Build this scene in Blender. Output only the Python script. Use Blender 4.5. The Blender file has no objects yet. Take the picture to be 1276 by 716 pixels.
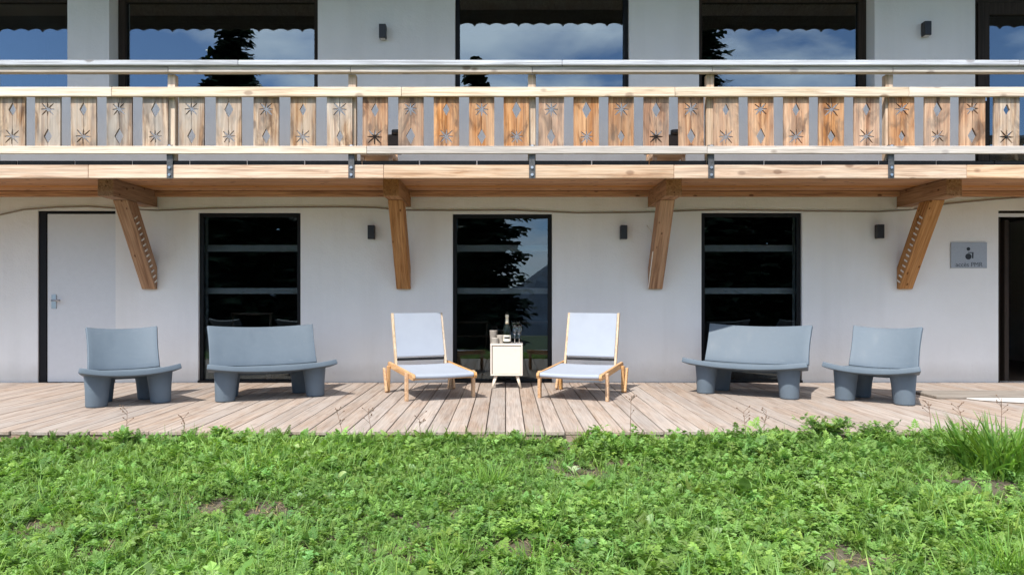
import bpy, bmesh, math, random
import numpy as np
from mathutils import Vector, Matrix
R = math.radians
PI = math.pi
random.seed(7)
rng = np.random.default_rng(11)
S = bpy.context.scene
COL = S.collection

# ------------------------------------------------------------------ camera
CAM_D, CAM_H, F = 8.76, 1.02, 920.0          # metres from the wall, height over the deck, focal length in photo pixels
cd = bpy.data.cameras.new('camera'); cam = bpy.data.objects.new('camera', cd); COL.objects.link(cam)
cam.location = (0, -CAM_D, CAM_H); cam.rotation_euler = (R(90), 0, 0)
cd.sensor_fit = 'HORIZONTAL'; cd.sensor_width = 36.0; cd.lens = 36.0 * F / 1276
cd.shift_x = 8.0 / 1276; cd.shift_y = 11.0 / 1276
cd.clip_start = 0.05; cd.clip_end = 9000
S.camera = cam

# ------------------------------------------------------------------ light
SUN_EL, SUN_AZ = 52.3, 30.0                  # azimuth: light travels this far right of straight at the wall
w = bpy.data.worlds.new('World'); S.world = w; w.use_nodes = True
nt = w.node_tree; N = nt.nodes; L = nt.links
N.clear()
out = N.new('ShaderNodeOutputWorld'); bg = N.new('ShaderNodeBackground')
sky = N.new('ShaderNodeTexSky'); sky.sky_type = 'NISHITA'; sky.sun_disc = False
sky.sun_elevation = R(SUN_EL); sky.sun_rotation = R(180 + SUN_AZ)
sky.altitude = 2500; sky.air_density = 0.85; sky.dust_density = 0.1; sky.ozone_density = 2.0
bg.inputs['Strength'].default_value = 0.15
tc = N.new('ShaderNodeTexCoord'); sep = N.new('ShaderNodeSeparateXYZ')
L.new(tc.outputs['Generated'], sep.inputs[0])
def wmath(op, a, b=None):
    n = N.new('ShaderNodeMath'); n.operation = op
    for i, v in enumerate((a, b)):
        if v is None: continue
        if isinstance(v, (int, float)): n.inputs[i].default_value = v
        else: L.new(v, n.inputs[i])
    return n.outputs[0]
zz = wmath('ADD', wmath('ABSOLUTE', sep.outputs['Z']), 0.22)
cx = wmath('DIVIDE', sep.outputs['X'], zz); cy = wmath('DIVIDE', sep.outputs['Y'], zz)
cmb = N.new('ShaderNodeCombineXYZ'); L.new(cx, cmb.inputs[0]); L.new(cy, cmb.inputs[1]); cmb.inputs[2].default_value = 3.7
cn = N.new('ShaderNodeTexNoise'); cn.inputs['Scale'].default_value = 2.3; cn.inputs['Detail'].default_value = 7; cn.inputs['Roughness'].default_value = 0.55
cn.inputs['Distortion'].default_value = 0.3
L.new(cmb.outputs[0], cn.inputs['Vector'])
# more cloud straight out over the valley, clearer sky to both sides
bias = wmath('MULTIPLY', wmath('MAXIMUM', wmath('ADD', wmath('ABSOLUTE', wmath('ADD', sep.outputs['X'], -0.05)), -0.12), 0.0), -1.25)
bias = wmath('MULTIPLY', bias, wmath('MAXIMUM', wmath('SUBTRACT', 1.0, wmath('MULTIPLY', sep.outputs['Z'], 2.2)), -0.15))
bias = wmath('ADD', bias, wmath('MULTIPLY', wmath('MAXIMUM', wmath('SUBTRACT', sep.outputs['Z'], 0.42), 0.0), 0.30))      # more cloud overhead
cl = wmath('ADD', cn.outputs['Fac'], wmath('ADD', bias, 0.045))
cr = N.new('ShaderNodeValToRGB'); cr.color_ramp.elements[0].position = 0.43; cr.color_ramp.elements[1].position = 0.66
L.new(cl, cr.inputs[0])
mx = N.new('ShaderNodeMixRGB'); L.new(cr.outputs[0], mx.inputs[0]); L.new(sky.outputs[0], mx.inputs[1]); mx.inputs[2].default_value = (7.5, 8.2, 9.2, 1)
L.new(mx.outputs[0], bg.inputs[0]); L.new(bg.outputs[0], out.inputs[0])

sl = bpy.data.lights.new('sun', 'SUN'); sl.energy = 3.8; sl.angle = R(0.53); sl.color = (1.0, 0.955, 0.89)
so = bpy.data.objects.new('sun', sl); COL.objects.link(so)
dirv = Vector((math.sin(R(SUN_AZ)) * math.cos(R(SUN_EL)), math.cos(R(SUN_AZ)) * math.cos(R(SUN_EL)), -math.sin(R(SUN_EL))))
so.rotation_euler = dirv.to_track_quat('-Z', 'Y').to_euler(); so.location = (-10, -20, 30)
S.view_settings.view_transform = 'Standard'; S.view_settings.look = 'None'
S.view_settings.gamma = 1.0; S.view_settings.use_curve_mapping = False
S.view_settings.exposure = 0.76
S.cycles.max_bounces = 10; S.cycles.transparent_max_bounces = 16
S.cycles.use_denoising = True

# ------------------------------------------------------------------ helpers
def P(px, py, y=0.0):
    """a point of the photograph on the upright plane at depth y, in metres"""
    s = F / (CAM_D + y)
    return Vector(((px - 630) / s, y, CAM_H - (py - 369) / s))
def X(px, y=0.0): return P(px, 369, y).x
def Z(py, y=0.0): return P(630, py, y).z

class MB:
    def __init__(s): s.v = []; s.f = []; s.sm = []
    def add(s, vs, fs, smooth=False):
        o = len(s.v); s.v += [tuple(v) for v in vs]
        s.f += [tuple(i + o for i in f) for f in fs]; s.sm += [smooth] * len(fs); return s
    def box(s, x0, x1, y0, y1, z0, z1, M=None):
        vs = [Vector((x, y, z)) for z in (z0, z1) for y in (y0, y1) for x in (x0, x1)]
        if M is not None: vs = [M @ v for v in vs]
        return s.add(vs, [(0, 2, 3, 1), (4, 5, 7, 6), (0, 1, 5, 4), (2, 6, 7, 3), (0, 4, 6, 2), (1, 3, 7, 5)])
    def prism(s, pts, a, b, plane='xz', M=None):
        """polygon pts in a plane, extruded from a to b along the third axis"""
        def mk(p, t):
            return Vector({'xz': (p[0], t, p[1]), 'yz': (t, p[0], p[1]), 'xy': (p[0], p[1], t)}[plane])
        n = len(pts)
        vs = [mk(p, a) for p in pts] + [mk(p, b) for p in pts]
        if M is not None: vs = [M @ v for v in vs]
        fs = [tuple(range(n)), tuple(range(2 * n - 1, n - 1, -1))] + [(i, i + n, (i + 1) % n + n, (i + 1) % n) for i in range(n)]
        return s.add(vs, fs)
    def tube(s, pts, r, n=8):
        pts = [Vector(p) for p in pts]
        rs = r if isinstance(r, (list, tuple)) else [r] * len(pts)
        vs = []
        for i, p in enumerate(pts):
            t = (pts[min(i + 1, len(pts) - 1)] - pts[max(i - 1, 0)]).normalized()
            a = t.cross(Vector((0, 0, 1)) if abs(t.z) < 0.9 else Vector((1, 0, 0))).normalized(); b = t.cross(a)
            for k in range(n):
                q = 2 * PI * k / n; vs.append(p + (a * math.cos(q) + b * math.sin(q)) * rs[i])
        fs = []
        for i in range(len(pts) - 1):
            for k in range(n):
                k2 = (k + 1) % n; fs.append((i * n + k, i * n + k2, (i + 1) * n + k2, (i + 1) * n + k))
        s.add(vs, fs, True)
        s.add(vs[:n], [tuple(range(n))]); s.add(vs[-n:], [tuple(range(n))])
        return s
    def lathe(s, prof, n=24, at=(0, 0, 0), sx=1, sy=1):
        vs = []
        for r, z in prof:
            for k in range(n):
                q = 2 * PI * k / n; vs.append((at[0] + r * math.cos(q) * sx, at[1] + r * math.sin(q) * sy, at[2] + z))
        fs = []
        for i in range(len(prof) - 1):
            for k in range(n):
                k2 = (k + 1) % n; fs.append((i * n + k, i * n + k2, (i + 1) * n + k2, (i + 1) * n + k))
        s.add(vs, fs, True)
        for i in (0, len(prof) - 1):
            if prof[i][0] > 1e-4: s.add(vs[i * n:(i + 1) * n], [tuple(range(n))])
        return s
    def build(s, name, mat, parent=None, bevel=0, seg=1, subsurf=0):
        me = bpy.data.meshes.new(name); me.from_pydata(s.v, [], s.f)
        me.polygons.foreach_set('use_smooth', s.sm)
        bm = bmesh.new(); bm.from_mesh(me); bmesh.ops.remove_doubles(bm, verts=bm.verts, dist=1e-5)
        bmesh.ops.recalc_face_normals(bm, faces=bm.faces); bm.to_mesh(me); bm.free()
        me.materials.append(mat)
        o = bpy.data.objects.new(name, me); COL.objects.link(o)
        if parent is not None: o.parent = parent
        if bevel:
            m = o.modifiers.new('bevel', 'BEVEL'); m.width = bevel; m.segments = seg; m.limit_method = 'ANGLE'; m.angle_limit = R(35)
        if subsurf:
            m = o.modifiers.new('sub', 'SUBSURF'); m.levels = subsurf; m.render_levels = subsurf
        return o
def tag(o, label=None, cat=None, group=None, kind=None):
    if label: o['label'] = label
    if cat: o['category'] = cat
    if group: o['group'] = group
    if kind: o['kind'] = kind
    return o
def empty(name, loc=(0, 0, 0), rz=0, label=None, cat=None, group=None):
    o = bpy.data.objects.new(name, None); COL.objects.link(o); o.location = loc; o.rotation_euler = (0, 0, rz)
    o.empty_display_size = 0.1
    return tag(o, label, cat, group)
def copy_tree(o, parent=None):
    c = o.copy(); COL.objects.link(c); c.parent = parent
    for ch in [q for q in list(bpy.data.objects) if q.parent == o]: copy_tree(ch, c)
    return c

# ------------------------------------------------------------------ materials
class NT:
    def __init__(s, name):
        s.m = bpy.data.materials.new(name); s.m.use_nodes = True; s.t = s.m.node_tree
        s.b = s.t.nodes['Principled BSDF']; s.o = s.t.nodes['Material Output']
    def n(s, typ, **kw):
        q = s.t.nodes.new('ShaderNode' + typ)
        for k, v in kw.items(): setattr(q, k, v)
        return q
    def set(s, sock, v):
        if hasattr(v, 'is_linked') or isinstance(v, bpy.types.NodeSocket): s.t.links.new(v, sock)
        else: sock.default_value = v
    def math(s, op, a, b=0.0, c=None):
        q = s.n('Math', operation=op); s.set(q.inputs[0], a); s.set(q.inputs[1], b)
        if c is not None: s.set(q.inputs[2], c)
        return q.outputs[0]
    def mix(s, f, a, b, mode='MIX'):
        q = s.n('MixRGB', blend_type=mode); s.set(q.inputs[0], f); s.set(q.inputs[1], a); s.set(q.inputs[2], b); return q.outputs[0]
    def ramp(s, f, pts):
        q = s.n('ValToRGB'); r = q.color_ramp
        while len(r.elements) < len(pts): r.elements.new(0.5)
        for e, (p, c) in zip(r.elements, pts):
            e.position = p; e.color = (c, c, c, 1) if isinstance(c, (int, float)) else (*c, 1)
        s.set(q.inputs[0], f); return q.outputs[0]
    def noise(s, vec, scale, detail=3, rough=0.5, dist=0.0):
        q = s.n('TexNoise'); s.set(q.inputs['Vector'], vec); q.inputs['Scale'].default_value = scale
        q.inputs['Detail'].default_value = detail; q.inputs['Roughness'].default_value = rough; q.inputs['Distortion'].default_value = dist
        return q.outputs['Fac']
    def mapping(s, vec, scale=(1, 1, 1), loc=(0, 0, 0)):
        q = s.n('Mapping'); s.set(q.inputs['Vector'], vec); q.inputs['Scale'].default_value = scale; s.set(q.inputs['Location'], loc)
        return q.outputs[0]
    def bump(s, h, strength=0.3, dist=0.01):
        q = s.n('Bump'); s.set(q.inputs['Height'], h); q.inputs['Strength'].default_value = strength; q.inputs['Distance'].default_value = dist
        s.t.links.new(q.outputs[0], s.b.inputs['Normal'])

def plain(name, col, rough=0.5, metal=0.0, var=0.06, scale=20, bump=0.0, spec=0.5):
    n = NT(name); v = n.n('TexCoord').outputs['Object']
    f = n.noise(v, scale, 4, 0.6)
    c0 = tuple(max(0, x * (1 - var)) for x in col); c1 = tuple(x * (1 + var) for x in col)
    n.set(n.b.inputs['Base Color'], n.ramp(f, [(0.3, c0), (0.7, c1)]))
    n.b.inputs['Roughness'].default_value = rough; n.b.inputs['Metallic'].default_value = metal
    n.b.inputs['Specular IOR Level'].default_value = spec
    if bump: n.bump(n.noise(v, scale * 6, 3), bump, 0.004)
    return n.m

def wood(name, dark, mid, light, axis='X', tint=0.15, knots=0.6, weather=0.0, wcol=(0.36, 0.33, 0.30), rough=0.75, plank=None, k=1.0, stain=0.0, kd=0.8, rot=0.0):
    """sawn timber: long grain, growth rings, knots, weathering; plank = (axis, width) gives every board of a mesh its own tone"""
    n = NT(name); tcn = n.n('TexCoord').outputs['Object']; oi = n.n('ObjectInfo').outputs['Random']
    sepn = n.n('SeparateXYZ'); n.set(sepn.inputs[0], tcn)
    if plank:
        idx = n.math('FLOOR', n.math('DIVIDE', sepn.outputs[plank[0]], plank[1]))
        wn = n.n('TexWhiteNoise', noise_dimensions='1D'); n.set(wn.inputs['W'], n.math('ADD', idx, n.math('MULTIPLY', oi, 91.0)))
        rnd = wn.outputs['Value']
    else: rnd = oi
    off = n.n('CombineXYZ')
    for i, m_ in enumerate((37.0, 53.0, 29.0)): n.set(off.inputs[i], n.math('MULTIPLY', rnd, m_))
    add = n.n('VectorMath', operation='ADD'); n.set(add.inputs[0], tcn); n.set(add.inputs[1], off.outputs[0]); v = add.outputs[0]
    if rot:
        vr = n.n('VectorRotate', rotation_type='X_AXIS'); n.set(vr.inputs['Vector'], v); vr.inputs['Angle'].default_value = rot; v = vr.outputs[0]
    a = 'XYZ'.index(axis)
    sc = [24.0 * k] * 3; sc[a] = 1.1 * k
    g1 = n.noise(n.mapping(v, sc), 1.0, 6, 0.68, 1.1)
    sc2 = [95.0 * k] * 3; sc2[a] = 2.6 * k
    g2 = n.noise(n.mapping(v, sc2), 1.0, 3, 0.6, 0.2)
    col = n.ramp(g1, [(0.34, dark), (0.48, mid), (0.63, light)])
    col = n.mix(0.55, col, n.ramp(g2, [(0.34, 0.5), (0.58, 1.14)]), 'MULTIPLY')
    if knots:
        sk = [9.0 * k * kd] * 3; sk[a] = 5.0 * k * kd
        vo = n.n('TexVoronoi'); n.set(vo.inputs['Vector'], n.mapping(v, sk)); vo.inputs['Scale'].default_value = 0.8
        kf = n.ramp(vo.outputs['Distance'], [(0.10, knots), (0.17, 0.0)])
        col = n.mix(kf, col, tuple(c * q for c, q in zip(dark, (0.42, 0.32, 0.25))) + (1,))
    if stain:
        sf = n.ramp(n.noise(n.mapping(v, [3.2 if i != a else 1.3 for i in range(3)]), 2.2, 4, 0.65, 0.7), [(0.48, 0.0), (0.62, stain)])
        col = n.mix(sf, col, tuple(c * 0.42 for c in dark) + (1,))
    if weather:
        wf = n.ramp(n.noise(n.mapping(v, [6 if i != a else 1.2 for i in range(3)]), 1.0, 4, 0.65, 0.4), [(0.36, 0.0), (0.62, weather)])
        col = n.mix(wf, col, n.mix(g2, tuple(c * 0.75 for c in wcol) + (1,), tuple(c * 1.2 for c in wcol) + (1,)))
    hsv = n.n('HueSaturation'); n.set(hsv.inputs['Color'], col)
    n.set(hsv.inputs['Value'], n.math('ADD', n.math('MULTIPLY', rnd, 2 * tint), 1 - tint))
    r2 = n.math('FRACT', n.math('MULTIPLY', rnd, 7.31))
    n.set(hsv.inputs['Saturation'], n.math('ADD', n.math('MULTIPLY', r2, 0.3), 0.85))
    n.set(n.b.inputs['Base Color'], hsv.outputs[0])
    n.b.inputs['Roughness'].default_value = rough; n.b.inputs['Specular IOR Level'].default_value = 0.3
    n.bump(g2, 0.35, 0.003)
    return n.m

M = {}
M['fascia'] = wood('pale larch', (0.36, 0.205, 0.12), (0.56, 0.375, 0.25), (0.66, 0.49, 0.355), 'X', 0.10, 0.7, 0.25, (0.66, 0.55, 0.44))
M['rail'] = wood('bleached larch', (0.46, 0.32, 0.21), (0.64, 0.50, 0.36), (0.72, 0.61, 0.48), 'X', 0.10, 0.75, 0.35, (0.66, 0.60, 0.52))
M['rail_grey'] = wood('silvered larch', (0.30, 0.25, 0.21), (0.46, 0.39, 0.33), (0.58, 0.51, 0.44), 'X', 0.12, 0.75, 0.6, (0.46, 0.43, 0.41))
M['cap'] = wood('silver grey handrail', (0.30, 0.30, 0.32), (0.46, 0.47, 0.50), (0.58, 0.59, 0.63), 'X', 0.07, 0.7, 0.3, (0.42, 0.43, 0.46))
M['post'] = wood('post larch', (0.36, 0.22, 0.12), (0.55, 0.38, 0.25), (0.66, 0.50, 0.36), 'Z', 0.12, 0.4, 0.3, (0.55, 0.49, 0.42))
M['picket'] = wood('carved picket larch', (0.17, 0.062, 0.022), (0.37, 0.165, 0.068), (0.53, 0.30, 0.155), 'Z', 0.18, 0.8, 0.4, (0.48, 0.38, 0.29), stain=0.85)
M['picket_grey'] = wood('greyed picket larch', (0.15, 0.072, 0.034), (0.33, 0.19, 0.10), (0.52, 0.37, 0.24), 'Z', 0.18, 0.8, 0.7, (0.46, 0.41, 0.355), stain=0.8)
M['brace'] = wood('warm spruce', (0.25, 0.115, 0.05), (0.40, 0.205, 0.098), (0.48, 0.27, 0.14), 'Z', 0.12, 0.9, kd=1.9, rot=R(-33.8))
M['arm'] = wood('warm spruce beam', (0.23, 0.11, 0.05), (0.34, 0.175, 0.085), (0.42, 0.235, 0.12), 'Y', 0.08, 0.85, kd=1.7)
M['soffit'] = wood('soffit boards', (0.30, 0.125, 0.05), (0.47, 0.215, 0.09), (0.58, 0.29, 0.13), 'X', 0.2, 0.9, plank=('Y', 0.16), kd=1.2)
M['deckfloor'] = wood('balcony boards', (0.35, 0.24, 0.15), (0.5, 0.38, 0.26), (0.6, 0.48, 0.36), 'X', 0.1, 0.5, 0.4, plank=('Y', 0.16))
M['deck'] = wood('weathered deck boards', (0.225, 0.16, 0.12), (0.315, 0.24, 0.19), (0.38, 0.302, 0.245), 'Y', 0.09, 0.4, 0.55, (0.36, 0.325, 0.295), plank=('X', 0.15))
M['edge'] = wood('deck edge board', (0.16, 0.09, 0.06), (0.25, 0.15, 0.10), (0.32, 0.21, 0.15), 'X', 0.1, 0.5, 0.4)
M['teak'] = wood('oiled teak', (0.33, 0.17, 0.075), (0.50, 0.29, 0.14), (0.60, 0.38, 0.20), 'Y', 0.06, 0.0, k=2)
M['roofwood'] = wood('dark roof boards', (0.16, 0.13, 0.10), (0.21, 0.17, 0.135), (0.26, 0.215, 0.175), 'Y', 0.05, 0.3, plank=('X', 0.18))
M['eaveboard'] = wood('dark eave board', (0.10, 0.08, 0.065), (0.14, 0.115, 0.09), (0.17, 0.14, 0.115), 'X', 0.05, 0.3)
M['brownframe'] = wood('dark brown window wood', (0.020, 0.014, 0.010), (0.032, 0.022, 0.016), (0.045, 0.032, 0.024), 'Z', 0.05, 0.0)
M['plank'] = wood('grey brown plank', (0.17, 0.145, 0.12), (0.235, 0.205, 0.175), (0.30, 0.265, 0.23), 'X', 0.05, 0.3)
M['birch'] = wood('pale birch', (0.66, 0.55, 0.43), (0.74, 0.64, 0.52), (0.80, 0.71, 0.60), 'Z', 0.03, 0.0)
M['cream'] = plain('cream door panel', (0.68, 0.59, 0.495), 0.5, var=0.02)
M['white_lacquer'] = plain('cream lacquer', (0.70, 0.62, 0.535), 0.45, var=0.03)
M['black'] = plain('black aluminium', (0.008, 0.008, 0.009), 0.5, var=0.1, spec=0.2)
M['lampblack'] = plain('black lamp metal', (0.02, 0.02, 0.023), 0.45, var=0.1)
M['steel'] = plain('dull zinc steel', (0.10, 0.098, 0.098), 0.5, 0.6, 0.35, 40)
M['bolt'] = plain('bright bolt', (0.62, 0.62, 0.62), 0.3, 1.0)
M['rubber'] = plain('black edge strip', (0.010, 0.011, 0.013), 0.9, var=0.2, spec=0.1)
M['plastic'] = None
M['sling'] = None
M['doorwhite'] = plain('white painted door', (0.66, 0.66, 0.66), 0.4, var=0.02)
M['handle'] = plain('satin handle', (0.42, 0.42, 0.43), 0.3, 1.0)
M['cable'] = plain('beige cable', (0.27, 0.215, 0.165), 0.6)
M['bluegrey_sign'] = plain('brushed grey plate', (0.36, 0.37, 0.39), 0.45, 0.25, 0.06, 60)
M['ink'] = plain('black ink', (0.012, 0.013, 0.016), 0.5)
M['inkgrey'] = plain('grey ink', (0.06, 0.065, 0.075), 0.5)
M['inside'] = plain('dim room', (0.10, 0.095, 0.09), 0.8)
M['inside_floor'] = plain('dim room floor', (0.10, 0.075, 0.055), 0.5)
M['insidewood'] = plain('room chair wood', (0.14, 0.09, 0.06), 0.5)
M['insiderail'] = plain('pale rail', (0.58, 0.58, 0.58), 0.5)
M['whitestrip'] = plain('pale strip', (0.80, 0.74, 0.66), 0.6)
M['concrete'] = plain('pale slab', (0.50, 0.475, 0.445), 0.85, var=0.08, scale=9, bump=0.2)
M['bottleglass'] = plain('dark green bottle', (0.006, 0.010, 0.006), 0.15, spec=0.3)
M['foil'] = plain('pale gold foil', (0.72, 0.62, 0.45), 0.35, 0.5, 0.15, 60)
M['label'] = plain('cream label', (0.78, 0.72, 0.6), 0.6)
M['ceramic'] = plain('taupe stoneware', (0.25, 0.215, 0.18), 0.5, var=0.15, scale=30)
M['ceramic_light'] = plain('pale taupe stoneware', (0.36, 0.32, 0.27), 0.5, var=0.12, scale=30)
M['cushion'] = plain('dark brown fabric', (0.05, 0.042, 0.038), 0.9, var=0.15, scale=80)

def plaster():
    n = NT('white plaster'); v = n.n('TexCoord').outputs['Object']
    f = n.noise(v, 0.7, 5, 0.6, 0.3); g = n.noise(v, 45, 4, 0.6)
    col = n.ramp(f, [(0.3, (0.775, 0.752, 0.715)), (0.7, (0.835, 0.815, 0.785))])
    streak = n.noise(n.mapping(v, (3.0, 1, 0.25)), 1.0, 4, 0.6)
    col = n.mix(n.ramp(streak, [(0.48, 0.0), (0.8, 0.28)]), col, (0.60, 0.575, 0.535, 1))
    sp = n.n('SeparateXYZ'); n.set(sp.inputs[0], v)
    low = n.math('ADD', sp.outputs['Z'], n.math('MULTIPLY', n.noise(v, 5, 6, 0.75), -0.18))      # splash dirt just above the boards
    col = n.mix(n.ramp(low, [(0.0, 0.3), (0.16, 0.0)]), col, (0.34, 0.31, 0.27, 1))
    n.set(n.b.inputs['Base Color'], col); n.b.inputs['Roughness'].default_value = 0.9; n.b.inputs['Specular IOR Level'].default_value = 0.2
    n.bump(n.math('ADD', g, n.math('MULTIPLY', n.noise(v, 4, 4), 5.0)), 0.35, 0.008)
    return n.m
M['plaster'] = plaster()
def sling():
    n = NT('blue grey mesh fabric'); v = n.n('TexCoord').outputs['Object']
    wv = n.n('TexWave'); n.set(wv.inputs['Vector'], v); wv.inputs['Scale'].default_value = 120; wv.bands_direction = 'X'
    f = n.noise(v, 6, 3)
    n.set(n.b.inputs['Base Color'], n.mix(n.math('MULTIPLY', wv.outputs['Fac'], 0.2), n.ramp(f, [(0.3, (0.30, 0.33, 0.385)), (0.7, (0.325, 0.355, 0.41))]), (0.25, 0.28, 0.33, 1)))
    n.b.inputs['Roughness'].default_value = 0.8
    n.bump(wv.outputs['Fac'], 0.1, 0.001)
    return n.m
M['sling'] = sling()
def plastic():
    n = NT('blue grey moulded plastic'); v = n.n('TexCoord').outputs['Object']
    f = n.noise(v, 4, 5, 0.65, 0.4)
    col = n.ramp(f, [(0.32, (0.100, 0.130, 0.160)), (0.68, (0.118, 0.150, 0.182))])
    dust = n.ramp(n.noise(v, 22, 5, 0.7), [(0.55, 0.0), (0.8, 0.12)])
    col = n.mix(dust, col, (0.24, 0.25, 0.255, 1))
    scuff = n.ramp(n.noise(n.mapping(v, (3, 40, 60)), 1.0, 3, 0.6, 0.6), [(0.66, 0.0), (0.72, 0.25)])
    col = n.mix(scuff, col, (0.20, 0.23, 0.26, 1))
    n.set(n.b.inputs['Base Color'], col); n.set(n.b.inputs['Roughness'], n.ramp(f, [(0.3, 0.5), (0.7, 0.68)])); n.b.inputs['Specular IOR Level'].default_value = 0.3
    return n.m
M['plastic'] = plastic()
M['stile'] = wood('pale teak stile', (0.42, 0.29, 0.18), (0.56, 0.42, 0.28), (0.64, 0.5, 0.36), 'Z', 0.04, 0.0)
def glass(name, refl, tint):
    n = NT(name)
    g = n.n('BsdfGlossy'); g.inputs['Roughness'].default_value = 0.0; g.inputs['Color'].default_value = (0.82, 0.94, 1, 1)
    t = n.n('BsdfTransparent'); t.inputs['Color'].default_value = (*tint, 1)
    lw = n.n('LayerWeight'); lw.inputs['Blend'].default_value = 0.35
    f = n.math('ADD', n.math('MULTIPLY', lw.outputs['Fresnel'], 0.8), refl)
    ms = n.n('MixShader'); n.set(ms.inputs[0], n.math('MINIMUM', f, 0.9)); n.set(ms.inputs[1], t.outputs[0]); n.set(ms.inputs[2], g.outputs[0])
    n.set(n.o.inputs['Surface'], ms.outputs[0]); return n.m
M['glass_up'] = glass('upper window glass', 0.125, (0.55, 0.6, 0.62))
M['glass_low'] = glass('lower window glass', 0.03, (0.72, 0.75, 0.76))
def clear_glass():
    n = NT('clear drinking glass')
    n.b.inputs['Base Color'].default_value = (0.95, 0.97, 0.98, 1); n.b.inputs['Roughness'].default_value = 0.02
    n.b.inputs['Transmission Weight'].default_value = 1.0; n.b.inputs['IOR'].default_value = 1.45; return n.m
M['clear'] = clear_glass()
def leafmat(name, trans=0.42):
    n = NT(name)
    a = n.n('Attribute'); a.attribute_name = 'Col'; c = a.outputs['Color']
    n.set(n.b.inputs['Base Color'], c); n.b.inputs['Roughness'].default_value = 0.48; n.b.inputs['Specular IOR Level'].default_value = 0.35
    t = n.n('BsdfTranslucent'); n.set(t.inputs['Color'], n.mix(1.0, c, (1.15, 1.2, 0.6, 1), 'MULTIPLY'))
    ms = n.n('MixShader'); ms.inputs[0].default_value = trans
    n.set(ms.inputs[1], n.b.outputs[0]); n.set(ms.inputs[2], t.outputs[0]); n.set(n.o.inputs['Surface'], ms.outputs[0]); return n.m
M['leaf'] = leafmat('meadow leaves')
def soil():
    n = NT('meadow soil'); v = n.n('TexCoord').outputs['Object']
    f = n.noise(v, 6, 6, 0.65); g = n.noise(v, 60, 4, 0.6)
    near = n.mix(g, n.ramp(f, [(0.3, (0.045, 0.030, 0.022)), (0.55, (0.085, 0.065, 0.045)), (0.75, (0.06, 0.075, 0.03))]), (0.12, 0.10, 0.07, 1))
    grass = n.ramp(n.noise(v, 0.5, 6, 0.65), [(0.3, (0.028, 0.05, 0.014)), (0.7, (0.05, 0.08, 0.024))])  # far grass darkened in colour so the panes mirror it as shaded
    s = n.n('SeparateXYZ'); n.set(s.inputs[0], v)
    far = n.ramp(n.math('ADD', n.math('MULTIPLY', s.outputs['Y'], -0.1), -0.6), [(0.1, 0.0), (0.35, 1.0)])
    n.set(n.b.inputs['Base Color'], n.mix(far, near, grass)); n.b.inputs['Roughness'].default_value = 0.95
    n.bump(n.math('ADD', f, g), 0.8, 0.03); return n.m
M['soil'] = soil()
M['hill'] = plain('hazy blue forest', (0.045, 0.07, 0.11), 0.95, var=0.5, scale=0.01)  # blue of distant haze put into the forest colour

# ------------------------------------------------------------------ setting: ground, deck, hills
DECK_F = -3.18
def gz(x, y):
    x = np.asarray(x, float); y = np.asarray(y, float)
    z = np.where(y > -3.4, -0.10, -0.10 - 0.075 * (-3.4 - y))
    z = np.where(y < -9, -0.52 - 0.16 * (-9 - y), z)
    z = np.where(y < -60, -8.68 - 0.05 * (-60 - y), z)
    z = z + 0.025 * np.sin(x * 1.7 + 0.6) * np.sin(y * 2.1) * (y < -3.3) + 0.02 * np.sin(x * 3.1 + y * 1.3) * (y < -3.3)
    return z + np.where(y < -4.2, 0.03 * np.sin(0.9 * x + 2.2), 0)
def ground():
    xs = np.unique(np.concatenate([np.linspace(-3000, -60, 12), np.linspace(-60, -9, 14), np.linspace(-9, 9, 91), np.linspace(9, 60, 14), np.linspace(60, 3000, 12)]))
    ys = np.unique(np.concatenate([np.linspace(-3000, -60, 14), np.linspace(-60, -9, 18), np.linspace(-9, -2, 71), np.linspace(-2, 14, 5), np.linspace(14, 3000, 8)]))
    gx, gy = np.meshgrid(xs, ys); z = gz(gx, gy)
    nx = len(xs); vs = np.stack([gx, gy, z], -1).reshape(-1, 3)
    fs = [(j * nx + i, j * nx + i + 1, (j + 1) * nx + i + 1, (j + 1) * nx + i) for j in range(len(ys) - 1) for i in range(nx - 1)]
    b = MB(); b.add(vs, fs, True); return tag(b.build('ground', M['soil']), kind='structure')
ground()
def deck():
    b = MB(); r = random.Random(3)
    for i in range(-58, 58):
        x0 = i * 0.15 + 0.004; x1 = x0 + 0.142
        front = DECK_F + r.uniform(-0.012, 0.012)
        dz = r.uniform(-0.002, 0.002)
        # a few boards are made of two lengths butted together
        if r.random() < 0.45:
            c = r.uniform(-2.6, -0.7)
            b.box(x0, x1, front, c - 0.002, -0.028, dz); b.box(x0, x1, c + 0.002, -0.004, -0.028, dz * 0.3)
        else: b.box(x0, x1, front, -0.004, -0.028, dz)
    return tag(b.build('deck', M['deck'], bevel=0.003), kind='structure')
dk = deck()
eb = MB().box(-8.6, 8.6, DECK_F + 0.015, DECK_F + 0.045, -0.16, -0.030)
for i in range(-8, 9): eb.box(i - 0.03, i + 0.03, DECK_F + 0.05, -0.01, -0.19, -0.030)
eb.build('joist', M['edge'], dk)
def hills():
    b = MB(); vs = []; n = 160
    for i in range(n + 1):
        a = PI * (0.97 + 1.06 * i / n)
        h = 0.6 * 120 + 55 * 0.6 * math.sin(i * 0.21 + 1) + 40 * math.sin(i * 0.47) + 22 * math.sin(i * 1.13 + 2)
        for rr, hh in ((1900, -160), (2300, h * 0.45), (2700, h), (3300, -200)):
            vs.append((rr * math.cos(a), rr * math.sin(a), hh + (12 * math.sin(i * 2.7 + rr) if hh > 0 else 0)))
    fs = [(i * 4 + k, i * 4 + k + 1, (i + 1) * 4 + k + 1, (i + 1) * 4 + k) for i in range(n) for k in range(3)]
    b.add(vs, fs, False); return tag(b.build('hills', M['hill']), kind='structure')
hills()

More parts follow.
